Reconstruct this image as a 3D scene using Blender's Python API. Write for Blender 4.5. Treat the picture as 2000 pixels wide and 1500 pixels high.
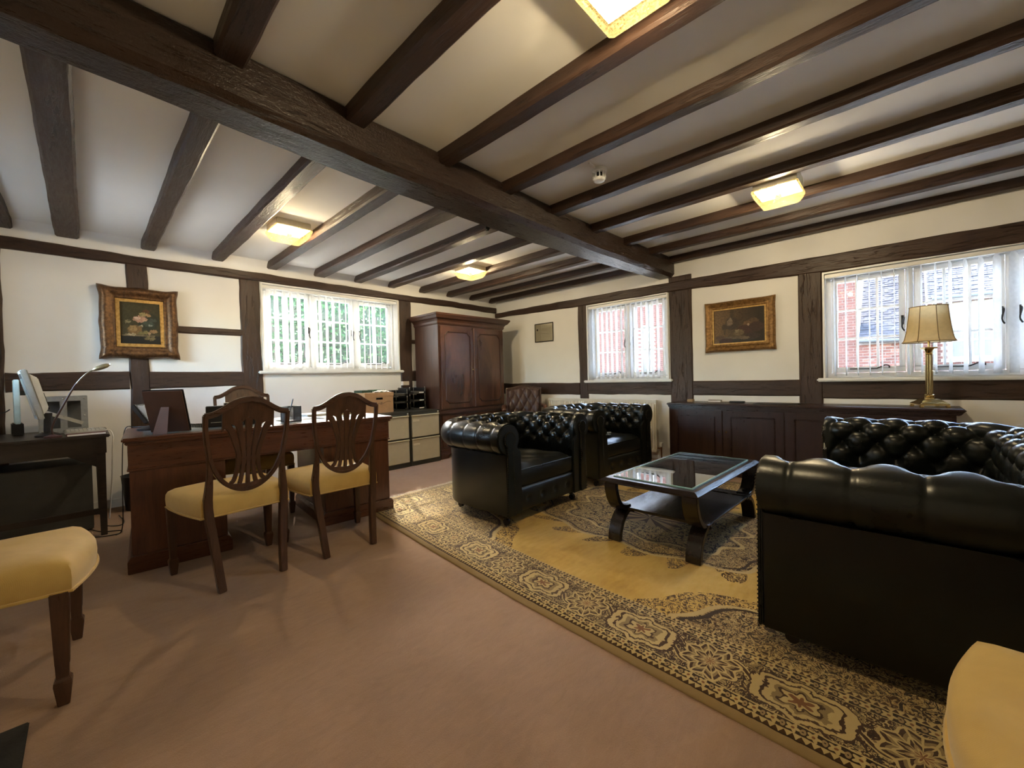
import bpy, bmesh, math, random
from mathutils import Vector, Matrix

for _o in list(bpy.data.objects):
    bpy.data.objects.remove(_o, do_unlink=True)
SC = bpy.context.scene
COL = SC.collection
PI = math.pi

# ------------------------------------------------------------------ camera
CAM_H = 1.08
def make_camera():
    yaw, pitch, roll = math.radians(43.8), math.radians(-0.82), math.radians(1.5)
    f = Vector((math.cos(yaw)*math.cos(pitch), math.sin(yaw)*math.cos(pitch), math.sin(pitch)))
    r = Vector((math.sin(yaw), -math.cos(yaw), 0)); d = f.cross(r)
    r2 = math.cos(roll)*r + math.sin(roll)*d
    d2 = -math.sin(roll)*r + math.cos(roll)*d
    cd = bpy.data.cameras.new('camera'); co = bpy.data.objects.new('camera', cd); COL.objects.link(co)
    m = Matrix.Identity(4)
    for i in range(3):
        m[i][0] = r2[i]; m[i][1] = -d2[i]; m[i][2] = -f[i]
    m.translation = (0, 0, CAM_H)
    co.matrix_world = m
    cd.sensor_width = 36; cd.lens = 36*800/2000; cd.clip_start = 0.03; cd.clip_end = 200
    SC.camera = co
make_camera()

# ------------------------------------------------------------------ world, sun, exposure
SKY_STRENGTH = 3.5
SUN_STRENGTH = 3.5
LAMP_W = 46.0
w = bpy.data.worlds.new('world'); SC.world = w; w.use_nodes = True
wn = w.node_tree
sky = wn.nodes.new('ShaderNodeTexSky')
sky.sky_type = 'NISHITA'; sky.sun_disc = False
sky.sun_elevation = math.radians(38); sky.sun_rotation = math.radians(21)
sky.air_density = 1.0; sky.dust_density = 2.5; sky.ozone_density = 1.0
bg = wn.nodes['Background']; bg.inputs[1].default_value = SKY_STRENGTH
wn.links.new(sky.outputs[0], bg.inputs[0])
sd = bpy.data.lights.new('sun', 'SUN'); so = bpy.data.objects.new('sun', sd); COL.objects.link(so)
sd.energy = SUN_STRENGTH; sd.angle = math.radians(0.6); sd.color = (1.0, .95, .86)
so.rotation_euler = Vector((-.30, -.78, -.62)).to_track_quat('-Z', 'Y').to_euler()
so.location = (3, 12, 8)
SC.view_settings.view_transform = 'Standard'; SC.view_settings.look = 'None'
SC.view_settings.gamma = 1.0; SC.view_settings.use_curve_mapping = False
SC.view_settings.exposure = 1.85

# ------------------------------------------------------------------ mesh builder
def rot2(p, a):
    c, s = math.cos(a), math.sin(a)
    return (p[0]*c-p[1]*s, p[0]*s+p[1]*c)

class MB:
    def __init__(self): self.v = []; self.f = []
    def add(self, vs, fs):
        o = len(self.v); self.v += [tuple(p) for p in vs]; self.f += [tuple(i+o for i in q) for q in fs]
        return self
    def box(self, x0, x1, y0, y1, z0, z1):
        vs = [(x0,y0,z0),(x1,y0,z0),(x1,y1,z0),(x0,y1,z0),(x0,y0,z1),(x1,y0,z1),(x1,y1,z1),(x0,y1,z1)]
        return self.add(vs, [(0,3,2,1),(4,5,6,7),(0,1,5,4),(1,2,6,5),(2,3,7,6),(3,0,4,7)])
    def tbox(self, c, sx, sy, z0, z1, tx=1.0, ty=None, dx=0, dy=0):
        """box tapering to the top by tx, ty; top shifted by dx, dy"""
        ty = tx if ty is None else ty; vs = []
        for z, kx, ky, ox, oy in ((z0,1,1,0,0),(z1,tx,ty,dx,dy)):
            for a, b in ((-1,-1),(1,-1),(1,1),(-1,1)):
                vs.append((c[0]+ox+a*sx*kx/2, c[1]+oy+b*sy*ky/2, z))
        return self.add(vs, [(0,3,2,1),(4,5,6,7),(0,1,5,4),(1,2,6,5),(2,3,7,6),(3,0,4,7)])
    def obox(self, c, ax, ay, az):
        """oriented box: centre and three half vectors"""
        c, ax, ay, az = map(Vector, (c, ax, ay, az)); vs = []
        for k in (-1, 1):
            for a, b in ((-1,-1),(1,-1),(1,1),(-1,1)):
                vs.append(c+a*ax+b*ay+k*az)
        return self.add(vs, [(0,3,2,1),(4,5,6,7),(0,1,5,4),(1,2,6,5),(2,3,7,6),(3,0,4,7)])
    def bar(self, p0, p1, w, t, up=(0,0,1)):
        p0, p1 = Vector(p0), Vector(p1); d = (p1-p0); L = d.length; d.normalize()
        s = d.cross(Vector(up))
        if s.length < 1e-4: s = d.cross(Vector((1,0,0)))
        s.normalize(); u = s.cross(d)
        return self.obox((p0+p1)/2, d*L/2, s*w/2, u*t/2)
    def loft(self, rings, closed=True, cap=True):
        n = len(rings[0]); o = len(self.v)
        for r in rings: self.v += [tuple(p) for p in r]
        m = n if closed else n-1
        for i in range(len(rings)-1):
            for j in range(m):
                a = o+i*n+j; b = o+i*n+(j+1) % n
                self.f.append((a, b, b+n, a+n))
        if cap and closed:
            self.f.append(tuple(o+j for j in reversed(range(n))))
            self.f.append(tuple(o+(len(rings)-1)*n+j for j in range(n)))
        return self
    def tube(self, pts, r, n=10, cap=True, flat=1.0, up=None):
        pts = [Vector(p) for p in pts]; rs = r if isinstance(r, (list, tuple)) else [r]*len(pts)
        rings = []; prev = None
        for i, p in enumerate(pts):
            d = (pts[min(i+1, len(pts)-1)]-pts[max(i-1, 0)])
            d = d.normalized() if d.length > 1e-9 else Vector((0,0,1))
            if up is not None: a = Vector(up)-d*Vector(up).dot(d)
            elif prev is None:
                a = d.cross(Vector((0,0,1)))
                if a.length < 1e-3: a = d.cross(Vector((1,0,0)))
            else: a = prev-d*prev.dot(d)
            a.normalize(); prev = a; b = d.cross(a)
            rings.append([p+rs[i]*(math.cos(2*PI*k/n)*a*flat+math.sin(2*PI*k/n)*b) for k in range(n)])
        return self.loft(rings, True, cap)
    def sweep(self, pts, ws, ts, up, cap=True):
        """rectangular section along a path: width ws across, thickness ts along `up`"""
        pts = [Vector(p) for p in pts]; rings = []; up = Vector(up).normalized()
        for i, p in enumerate(pts):
            d = (pts[min(i+1, len(pts)-1)]-pts[max(i-1, 0)]).normalized()
            s = d.cross(up).normalized(); u = s.cross(d).normalized()
            w = ws[i] if isinstance(ws, (list, tuple)) else ws; t = ts[i] if isinstance(ts, (list, tuple)) else ts
            rings.append([p-s*w/2-u*t/2, p+s*w/2-u*t/2, p+s*w/2+u*t/2, p-s*w/2+u*t/2])
        return self.loft(rings, True, cap)
    def lathe(self, c, prof, n=24, cap=True):
        rings = [[(c[0]+r*math.cos(2*PI*k/n), c[1]+r*math.sin(2*PI*k/n), c[2]+z) for k in range(n)] for r, z in prof]
        return self.loft(rings, True, cap)
    def prism(self, poly, axis, a, b):
        """poly of 2-D points extruded along axis from a to b. x: (y,z); y: (x,z); z: (x,y)"""
        def P(p, t):
            return (t, p[0], p[1]) if axis == 'x' else (p[0], t, p[1]) if axis == 'y' else (p[0], p[1], t)
        return self.loft([[P(p, a) for p in poly], [P(p, b) for p in poly]], True, True)
    def grid(self, nu, nv, fn, wrap=False):
        o = len(self.v)
        for i in range(nu):
            for j in range(nv): self.v.append(tuple(fn(i/(nu-1), j/(nv-1))))
        for i in range(nu-1):
            for j in range(nv-1):
                a = o+i*nv+j; self.f.append((a, a+nv, a+nv+1, a+1))
        return self
    def sph(self, c, r, n=6, m=4, sz=1.0):
        rings = []
        for i in range(m+1):
            t = PI*i/m; rr = max(r*math.sin(t), r*.05)
            rings.append([(c[0]+rr*math.cos(2*PI*k/n), c[1]+rr*math.sin(2*PI*k/n), c[2]-r*sz*math.cos(t)) for k in range(n)])
        return self.loft(rings, True, True)
    def xf(self, M):
        self.v = [tuple(M @ Vector(p)) for p in self.v]; return self
    def mesh(self, name, bevel=0, seg=2, smooth=None, normals=True):
        me = bpy.data.meshes.new(name); me.from_pydata(self.v, [], self.f); me.update()
        bm = bmesh.new(); bm.from_mesh(me)
        if normals: bmesh.ops.recalc_face_normals(bm, faces=bm.faces)
        if bevel:
            es = [e for e in bm.edges if len(e.link_faces) == 2 and e.calc_face_angle(0) > .5]
            bmesh.ops.bevel(bm, geom=es, offset=bevel, segments=seg, affect='EDGES', clamp_overlap=True)
        if smooth is not None:
            for e in bm.edges:
                e.smooth = not (len(e.link_faces) == 2 and e.calc_face_angle(0) > math.radians(smooth))
            for f in bm.faces: f.smooth = True
        bm.to_mesh(me); bm.free(); return me
    def build(self, name, mat, parent=None, bevel=0, seg=2, smooth=None, loc=None, rotz=None, label=None, kind=None, normals=True):
        me = self.mesh(name, bevel, seg, smooth, normals); me.materials.append(mat)
        return link(name, me, parent, loc, rotz, label, kind)

def link(name, me, parent=None, loc=None, rotz=None, label=None, kind=None):
    o = bpy.data.objects.new(name, me); COL.objects.link(o)
    if parent is not None: o.parent = parent
    if loc is not None: o.location = loc
    if rotz is not None: o.rotation_euler = (0, 0, rotz)
    if label: o['label'] = label
    if kind: o['kind'] = kind
    return o
def thing(name, label, cat, loc=(0,0,0), rotz=0, group=None):
    o = bpy.data.objects.new(name, None); COL.objects.link(o); o.empty_display_size = .1
    o.location = loc; o.rotation_euler = (0, 0, rotz); o['label'] = label; o['category'] = cat
    if group: o['group'] = group
    return o
def tag(o, label, cat, group=None):
    o['label'] = label; o['category'] = cat
    if group: o['group'] = group
    return o
def struct(o, label=None):
    o['kind'] = 'structure'
    if label: o['label'] = label
    return o
def copy_tree(o, parent=None):
    c = o.copy(); COL.objects.link(c)
    if parent is not None: c.parent = parent
    for ch in list(o.children): copy_tree(ch, c)
    return c
def lerp(a, b, t): return a+(b-a)*t
def interp(x, xs, ys):
    if x <= xs[0]: return ys[0]
    for i in range(len(xs)-1):
        if x <= xs[i+1]: return lerp(ys[i], ys[i+1], (x-xs[i])/(xs[i+1]-xs[i]))
    return ys[-1]
def smooth_pts(pts, n=6):
    """Catmull-Rom through points"""
    P = [Vector(p) for p in pts]; out = []
    for i in range(len(P)-1):
        p0 = P[max(i-1, 0)]; p1 = P[i]; p2 = P[i+1]; p3 = P[min(i+2, len(P)-1)]
        for k in range(n):
            t = k/n
            out.append(.5*((2*p1)+(p2-p0)*t+(2*p0-5*p1+4*p2-p3)*t*t+(3*p1-p0-3*p2+p3)*t**3))
    out.append(P[-1]); return out

# ------------------------------------------------------------------ node helpers
class X:
    """a float socket with arithmetic"""
    def __init__(s, nt, k): s.nt = nt; s.k = k
    def m(s, op, *a, clamp=False):
        n = s.nt.nodes.new('ShaderNodeMath'); n.operation = op; n.use_clamp = clamp
        for i, q in enumerate((s,)+a):
            if isinstance(q, X): s.nt.links.new(q.k, n.inputs[i])
            else: n.inputs[i].default_value = q
        return X(s.nt, n.outputs[0])
    def c(s, v):
        n = s.nt.nodes.new('ShaderNodeValue'); n.outputs[0].default_value = v; return X(s.nt, n.outputs[0])
    def __add__(s, o): return s.m('ADD', o)
    __radd__ = __add__
    def __sub__(s, o): return s.m('SUBTRACT', o)
    def __rsub__(s, o): return s.c(o).m('SUBTRACT', s)
    def __mul__(s, o): return s.m('MULTIPLY', o)
    __rmul__ = __mul__
    def __truediv__(s, o): return s.m('DIVIDE', o)
    def __abs__(s): return s.m('ABSOLUTE')
    def lt(s, o): return s.m('LESS_THAN', o)
    def gt(s, o): return s.m('GREATER_THAN', o)
    def min(s, o): return s.m('MINIMUM', o)
    def max(s, o): return s.m('MAXIMUM', o)
    def sin(s): return s.m('SINE')
    def cos(s): return s.m('COSINE')
    def sqrt(s): return s.m('SQRT')
    def pow(s, o): return s.m('POWER', o)
    def mod(s, o): return s.m('FLOORED_MODULO', o)
    def sat(s): return s.m('ADD', 0.0, clamp=True)
    def step(s, a, b):
        n = s.nt.nodes.new('ShaderNodeMapRange'); n.interpolation_type = 'SMOOTHSTEP'
        s.nt.links.new(s.k, n.inputs[0]); n.inputs[1].default_value = a; n.inputs[2].default_value = b
        return X(s.nt, n.outputs[0])
    def band(s, a, b): return s.gt(a)*s.lt(b)
    def near(s, v, w): return abs(s-v).lt(w)

class NT:
    def __init__(s, name):
        s.mat = bpy.data.materials.new(name); s.mat.use_nodes = True; s.t = s.mat.node_tree
        s.b = s.t.nodes['Principled BSDF']; s.out = s.t.nodes['Material Output']
    def n(s, kind, **kw):
        q = s.t.nodes.new(kind)
        for k, v in kw.items(): setattr(q, k, v)
        return q
    def ln(s, a, b): s.t.links.new(a.k if isinstance(a, X) else a, b)
    def coords(s, kind='Object', scale=(1,1,1), loc=(0,0,0)):
        tc = s.n('ShaderNodeTexCoord'); mp = s.n('ShaderNodeMapping')
        mp.inputs['Scale'].default_value = scale; mp.inputs['Location'].default_value = loc
        s.ln(tc.outputs[kind], mp.inputs[0]); return mp.outputs[0]
    def xyz(s, kind='Object'):
        tc = s.n('ShaderNodeTexCoord'); sp = s.n('ShaderNodeSeparateXYZ'); s.ln(tc.outputs[kind], sp.inputs[0])
        return [X(s.t, sp.outputs[i]) for i in range(3)]
    def vec(s, x, y, z=0.0):
        cb = s.n('ShaderNodeCombineXYZ')
        for i, q in enumerate((x, y, z)):
            if isinstance(q, X): s.ln(q, cb.inputs[i])
            else: cb.inputs[i].default_value = q
        return cb.outputs[0]
    def noise(s, co, scale=5, detail=4, rough=.55, dist=0.0):
        q = s.n('ShaderNodeTexNoise'); s.ln(co, q.inputs['Vector'])
        q.inputs['Scale'].default_value = scale; q.inputs['Detail'].default_value = detail
        q.inputs['Roughness'].default_value = rough; q.inputs['Distortion'].default_value = dist
        return X(s.t, q.outputs[0])
    def voro(s, co, scale=5, feature='F1', out=0):
        q = s.n('ShaderNodeTexVoronoi'); q.feature = feature; s.ln(co, q.inputs['Vector']); q.inputs['Scale'].default_value = scale
        return X(s.t, q.outputs[out])
    def ramp(s, x, stops):
        q = s.n('ShaderNodeValToRGB'); s.ln(x, q.inputs[0]); e = q.color_ramp.elements
        while len(e) < len(stops): e.new(.5)
        for i, (p, c) in enumerate(stops): e[i].position = p; e[i].color = (*c, 1)
        return q.outputs[0]
    def mix(s, f, a, b):
        q = s.n('ShaderNodeMix'); q.data_type = 'RGBA'
        for v, i in ((f, 0), (a, 6), (b, 7)):
            if isinstance(v, (tuple, list)): q.inputs[i].default_value = (*v, 1)
            elif isinstance(v, (int, float)): q.inputs[i].default_value = v
            else: s.ln(v, q.inputs[i])
        return q.outputs[2]
    def bump(s, h, strength=.3, dist=.01):
        q = s.n('ShaderNodeBump'); q.inputs['Strength'].default_value = strength; q.inputs['Distance'].default_value = dist
        s.ln(h, q.inputs['Height']); s.ln(q.outputs[0], s.b.inputs['Normal']); return q
    def set(s, color=None, rough=None, metal=None, spec=None, **kw):
        for nm, v in (('Base Color', color), ('Roughness', rough), ('Metallic', metal), ('Specular IOR Level', spec)):
            if v is None: continue
            if isinstance(v, (tuple, list)): s.b.inputs[nm].default_value = (*v, 1)
            elif isinstance(v, (int, float)): s.b.inputs[nm].default_value = v
            else: s.ln(v, s.b.inputs[nm])
        for k, v in kw.items(): s.b.inputs[k.replace('_', ' ')].default_value = v
        return s.mat

def wood(name, dark, light, axis='x', rough=.4, scale=1.0, bump=.25, spec=.5, coat=0):
    t = NT(name); k = {'x': (1.6, 14, 14), 'y': (14, 1.6, 14), 'z': (14, 14, 1.6)}[axis]
    co = t.coords('Object', tuple(q*scale for q in k))
    a = t.noise(co, 1.6, 6, .62, .6); b = t.noise(co, 9, 3, .6)
    g = (a*.75+b*.25)
    c = t.ramp(g, [(.30, dark), (.52, tuple((p+q)/2 for p, q in zip(dark, light))), (.72, light)])
    t.set(c, (b*.25+(rough-.12)).sat(), spec=spec); t.bump(g, bump, .01)
    if coat: t.b.inputs['Coat Weight'].default_value = coat; t.b.inputs['Coat Roughness'].default_value = .15
    return t.mat
def plain(name, c, rough=.5, metal=0, spec=.5, var=.06, scale=12, bump=0):
    t = NT(name); co = t.coords('Object'); a = t.noise(co, scale, 4, .6)
    lo = tuple(q*(1-var*2) for q in c); hi = tuple(min(1, q*(1+var*2)) for q in c)
    t.set(t.ramp(a, [(.3, lo), (.7, hi)]), rough, metal, spec)
    if bump: t.bump(t.noise(co, scale*6, 3), bump, .004)
    return t.mat
def leather(name, c, rough=.3):
    t = NT(name); co = t.coords('Object'); a = t.noise(co, 4, 4, .6); g = t.voro(co, 260)
    t.set(t.ramp(a, [(.3, tuple(q*.7 for q in c)), (.75, tuple(q*1.5 for q in c))]), (a*.25+(rough-.1)).sat(), spec=.38)
    t.bump(g+a*1.5, .045, .002); return t.mat
def fabric(name, lo, hi, rough=.75):
    t = NT(name); co = t.coords('Object'); x, y, z = t.xyz()
    a = t.noise(co, 5, 4, .6); wv = (x*1500).sin()*(y*1500).sin()
    t.set(t.ramp(a, [(.3, lo), (.7, hi)]), rough, spec=.25, Sheen_Weight=.3)
    t.bump(t.noise(co, 350, 2)+wv*.2, .25, .002); return t.mat
def emit(name, c, strength):
    t = NT(name); e = t.n('ShaderNodeEmission'); e.inputs[0].default_value = (*c, 1); e.inputs[1].default_value = strength
    t.ln(e.outputs[0], t.out.inputs[0]); return t.mat
def glass(name, tint=(1,1,1), rough=.0, refl=1.0, ior=1.5):
    """thin pane: see-through with Fresnel reflection"""
    t = NT(name); tr = t.n('ShaderNodeBsdfTransparent'); tr.inputs[0].default_value = (*tint, 1)
    gl = t.n('ShaderNodeBsdfGlossy'); gl.inputs['Roughness'].default_value = rough
    fr = t.n('ShaderNodeFresnel'); fr.inputs[0].default_value = ior
    f = X(t.t, fr.outputs[0])*refl
    mx = t.n('ShaderNodeMixShader'); t.ln(f.sat(), mx.inputs[0]); t.ln(tr.outputs[0], mx.inputs[1]); t.ln(gl.outputs[0], mx.inputs[2])
    t.ln(mx.outputs[0], t.out.inputs[0]); return t.mat
def sheer(name, c, trans=.4, rough=.8):
    """cloth or leaf that lets some light through"""
    t = NT(name); co = t.coords('Object'); a = t.noise(co, 30, 3)
    col = t.ramp(a, [(.3, tuple(q*.94 for q in c)), (.7, tuple(min(1, q*1.05) for q in c))])
    d = t.n('ShaderNodeBsdfDiffuse'); l = t.n('ShaderNodeBsdfTranslucent'); mx = t.n('ShaderNodeMixShader')
    t.ln(col, d.inputs[0]); t.ln(col, l.inputs[0]); mx.inputs[0].default_value = trans
    t.ln(d.outputs[0], mx.inputs[1]); t.ln(l.outputs[0], mx.inputs[2]); t.ln(mx.outputs[0], t.out.inputs[0]); return t.mat
# ------------------------------------------------------------------ materials
def timber_mat(name, dark, light, axis, rough=.45, pit=.12):
    t = NT(name); k = {'x': (1.1, 10, 10), 'y': (10, 1.1, 10), 'z': (10, 10, 1.1)}[axis]
    co = t.coords('Object', k); co2 = t.coords('Object')
    a = t.noise(co, 1.5, 7, .65, .8); b = t.noise(co, 8, 4, .7); c = t.noise(co2, 3, 3)
    cr = t.noise(co, 3.2, 5, .7, 1.2).step(.36, .44)
    g = a*.6+b*.4
    col = t.mix((1-cr)*.6, t.ramp(g*.75+c*.25, [(.3, dark), (.68, light)]), tuple(q*.35 for q in dark))
    t.set(col, (b*.5+(rough-.22)).sat(), spec=.45); t.bump(g*.8+cr*.5+t.noise(co2, 60, 3, .7)*pit, .55, .012); return t.mat
T_DARK, T_LIGHT = (.018, .009, .006), (.068, .036, .024)
M_TX = timber_mat('old_oak_x', T_DARK, T_LIGHT, 'x'); M_TY = timber_mat('old_oak_y', T_DARK, T_LIGHT, 'y'); M_TZ = timber_mat('old_oak_z', T_DARK, T_LIGHT, 'z')
M_BEAM = timber_mat('beam_oak', (.014, .008, .006), (.044, .025, .017), 'x', .30, .55)
def plaster_mat():
    t = NT('plaster'); co = t.coords('Object'); a = t.noise(co, 1.2, 3); b = t.noise(co, 22, 4)
    t.set(t.ramp(a, [(.3, (.78, .775, .75)), (.7, (.85, .845, .825))]), .85, spec=.2)
    t.bump(t.noise(co, 4, 4)+b*.25, .25, .012); return t.mat
M_PLASTER = plaster_mat()
def ceil_mat():
    t = NT('ceiling_paint'); co = t.coords('Object'); a = t.noise(co, 1.0, 3)
    t.set(t.ramp(a, [(.3, (.78, .77, .745)), (.7, (.84, .83, .805))]), .85, spec=.2); t.bump(t.noise(co, 5, 3), .15, .01); return t.mat
M_CEIL = ceil_mat()
def carpet_mat():
    t = NT('carpet'); co = t.coords('Object'); a = t.noise(co, 1.3, 5, .6, .4); b = t.noise(co, 220, 3, .7); c = t.noise(t.coords('Object', (3, 9, 1)), 4, 4, .6, 1)
    g = a*.55+c*.25+b*.2
    t.set(t.ramp(g, [(.32, (.225, .134, .080)), (.5, (.31, .189, .115)), (.68, (.375, .238, .152))]), .95, spec=.1, Sheen_Weight=.25)
    t.bump(b+c*.4, .5, .006); return t.mat
M_CARPET = carpet_mat()
M_WHITE = plain('white_gloss_paint', (.82, .83, .82), .35, var=.015)
M_GLASS = glass('window_glass', (.97, .99, .98))
M_BLACK = plain('black_iron', (.012, .012, .012), .45)
M_SLAT = sheer('blind_fabric', (.88, .89, .88), .36)

XW, YW, XL, YR = 5.05, 5.2, -.62, -2.3      # inner faces: right, back, left, rear
TH = .22
H_CEIL = 2.5

rng = random.Random(7)
def wob(seed):
    r = random.Random(seed); ph = [r.uniform(0, 6.28) for _ in range(4)]; fr = [r.uniform(.6, 1.2), r.uniform(1.8, 3), r.uniform(4, 7), r.uniform(9, 14)]
    am = [.5, .3, .25, .15]
    return lambda t: sum(a*math.sin(f*2.2*t+p) for a, f, p in zip(am, fr, ph))
_seed = [1]
def timber(name, axis, span, a, b, mat, parent, j=.010, step=.08, cham=.012, a1=None, b1=None):
    """irregular timber along axis over span; a = (lo, hi) on the next axis, b = (lo, hi) on the other (x: y,z; y: x,z; z: x,y)"""
    n = max(3, int(abs(span[1]-span[0])/step)); L = span[1]-span[0]
    _seed[0] += 1; W = [wob(_seed[0]*10+i) for i in range(4)]
    fa = (lambda t: a) if a1 is None else a1; fb = (lambda t: b) if b1 is None else b1
    rings = []
    for i in range(n+1):
        t = span[0]+L*i/n; (a0, a_1), (b0, b_1) = fa(t), fb(t)
        a0 += j*W[0](t); a_1 += j*W[1](t); b0 += j*.6*W[2](t); b_1 += j*.6*W[3](t); c = min(cham, abs(a_1-a0)/3, abs(b_1-b0)/3)
        sec = [(a0+c, b0), (a_1-c, b0), (a_1, b0+c), (a_1, b_1-c), (a_1-c, b_1), (a0+c, b_1), (a0, b_1-c), (a0, b0+c)]
        rings.append([(t, p, q) if axis == 'x' else (p, t, q) if axis == 'y' else (p, q, t) for p, q in sec])
    return MB().loft(rings).build(name, mat, parent, smooth=30)

# ------------------------------------------------------------------ floor, ceiling, walls
floor = struct(MB().box(XL-.3, XW+.3, YR-.3, YW+.3, -.12, 0).build('floor', M_CARPET), 'fitted brown pink carpet')
ceil = struct(MB().box(XL-.1, XW+.1, YR-.1, 2.2, H_CEIL, H_CEIL+.1).box(XL-.1, XW+.1, 2.2, YW+.1, 2.455, 2.555).build('ceiling', M_CEIL), 'white plaster ceiling between dark joists')

def wall_with_holes(name, u0, u1, z1, holes, place, label):
    """wall slab in (u, z) with rectangular holes; place(u, d, z) -> point, d = 0 inner face, TH outer face"""
    us = sorted({u0, u1, *[h[0] for h in holes], *[h[1] for h in holes]}); zs = sorted({0, z1, *[h[2] for h in holes], *[h[3] for h in holes]})
    m = MB()
    def hole(u, z): return any(h[0] < u < h[1] and h[2] < z < h[3] for h in holes)
    for i in range(len(us)-1):
        for k in range(len(zs)-1):
            cu, cz = (us[i]+us[i+1])/2, (zs[k]+zs[k+1])/2
            if hole(cu, cz): continue
            ua, ub, za, zb = us[i], us[i+1], zs[k], zs[k+1]
            for d in (0, TH): m.add([place(ua, d, za), place(ub, d, za), place(ub, d, zb), place(ua, d, zb)], [(0, 1, 2, 3) if d == 0 else (3, 2, 1, 0)])
    for h in holes:
        ua, ub, za, zb = h
        for p, q in (((ua, za), (ub, za)), ((ub, za), (ub, zb)), ((ub, zb), (ua, zb)), ((ua, zb), (ua, za))):
            m.add([place(p[0], 0, p[1]), place(q[0], 0, q[1]), place(q[0], TH, q[1]), place(p[0], TH, p[1])], [(0, 1, 2, 3)])
    for p, q in (((u0, 0), (u1, 0)), ((u1, 0), (u1, z1)), ((u1, z1), (u0, z1)), ((u0, z1), (u0, 0))):
        m.add([place(p[0], 0, p[1]), place(q[0], 0, q[1]), place(q[0], TH, q[1]), place(p[0], TH, p[1])], [(0, 3, 2, 1)])
    bm_o = m.build(name, M_PLASTER); me = bm_o.data
    b = bmesh.new(); b.from_mesh(me); bmesh.ops.remove_doubles(b, verts=b.verts, dist=1e-5); bmesh.ops.recalc_face_normals(b, faces=b.faces); b.to_mesh(me); b.free()
    return struct(bm_o, label)
WIN1 = (1.40, 3.10, 1.235, 2.215)
WIN2 = (2.125, 3.295, 1.02, 2.085)
WIN3 = (-1.22, .565, 1.00, 2.02)
WIN4 = (3.55, 4.75, 1.10, 2.08)
wall_back = wall_with_holes('wall_back', XL-TH, XW+TH, 2.56, [WIN1], lambda u, d, z: (u, YW+d, z), 'white plaster wall with oak framing and garden window')
wall_right = wall_with_holes('wall_right', YR-TH, YW, 2.6, [WIN2, WIN3], lambda u, d, z: (XW+d, u, z), 'white plaster wall with dark oak framing and two windows')
wall_left = wall_with_holes('wall_left', YR-TH, YW, 2.6, [WIN4], lambda u, d, z: (XL-d, u, z), 'plaster wall at the computer table end')
wall_rear = wall_with_holes('wall_rear', XL, XW, 2.6, [], lambda u, d, z: (u, YR-d, z), 'plain plaster wall opposite the hedge window')

# joists on the back half (their ends stop short of the wall), measured left edges
M_J = M_TY
for x0, x1 in ((-.49, -.366), (-.138, .003), (.403, .506), (.945, 1.055), (1.455, 1.565), (1.962, 2.10), (2.468, 2.575), (2.95, 3.055), (3.455, 3.56), (3.955, 4.06), (4.42, 4.52), (4.86, 4.95)):
    timber('joist', 'y', (2.25, 5.17), (x0, x1), (2.383, 2.47), M_J, ceil, j=.004)
for x0, x1 in ((-.36, -.24), (.40, .515), (.967, 1.075), (1.558, 1.655), (2.13, 2.225), (2.706, 2.80), (3.318, 3.41), (3.89, 3.98), (4.42, 4.51), (4.93, 5.02)):
    timber('joist', 'y', (YR+.02, 2.15), (x0, x1), (2.427, 2.52), M_J, ceil, j=.004)
# the main cross beam, slightly bowed
BX = [-.62, .35, 1.0, 1.81, 2.76, 3.66, 5.07]; BL = [2.20, 2.26, 2.32, 2.365, 2.405, 2.36, 2.25]
RX = [-.62, .4, 1.14, 1.74, 2.35, 3.31, 5.05]; RY = [2.0, 2.018, 2.065, 2.07, 2.09, 2.10, 2.03]
timber('main_beam', 'x', (XL+.01, XW-.005), None, None, M_BEAM, ceil, j=.006, cham=.035,
       a1=lambda t: (interp(t, RX, RY), interp(t, BX, BL)), b1=lambda t: (2.27, 2.52))

# back wall framing
PR = .018   # how far timbers stand proud
def postY(x0, x1, z0, z1, **k): return timber('timber_post', 'z', (z0, z1), (x0, x1), (YW-PR, YW+.06), M_TZ, wall_back, **k)
def railY(x0, x1, z0, z1, **k): return timber('timber_rail', 'x', (x0, x1), (YW-PR*.8, YW+.06), (z0, z1), M_TX, wall_back, **k)
timber('wall_plate', 'x', (XL+.01, XW-.01), (YW-.035, YW+.05), (2.228, 2.318), M_TX, wall_back, j=.014)
postY(-.60, -.44, 0, 2.23); postY(.287, .437, 0, 2.23); postY(1.19, 1.383, 0, 2.23); postY(3.13, 3.32, 0, 2.23)
railY(-.44, .29, 1.072, 1.232, j=.012); railY(.43, 1.20, 1.072, 1.231, j=.008); railY(.43, 1.20, 1.613, 1.684, j=.005)
railY(3.32, 4.7, 1.62, 1.68, j=.004); railY(3.32, 4.7, 1.07, 1.23)
# cove of plaster above the plate
MB().prism([(YW+.001, 2.31), (YW-.012, 2.315), (YW-.02, 2.38), (YW-.045, 2.425), (YW-.09, 2.4555), (YW+.001, 2.4555)], 'x', XL, XW).build('plaster_cove', M_PLASTER, wall_back, smooth=40)
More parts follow.
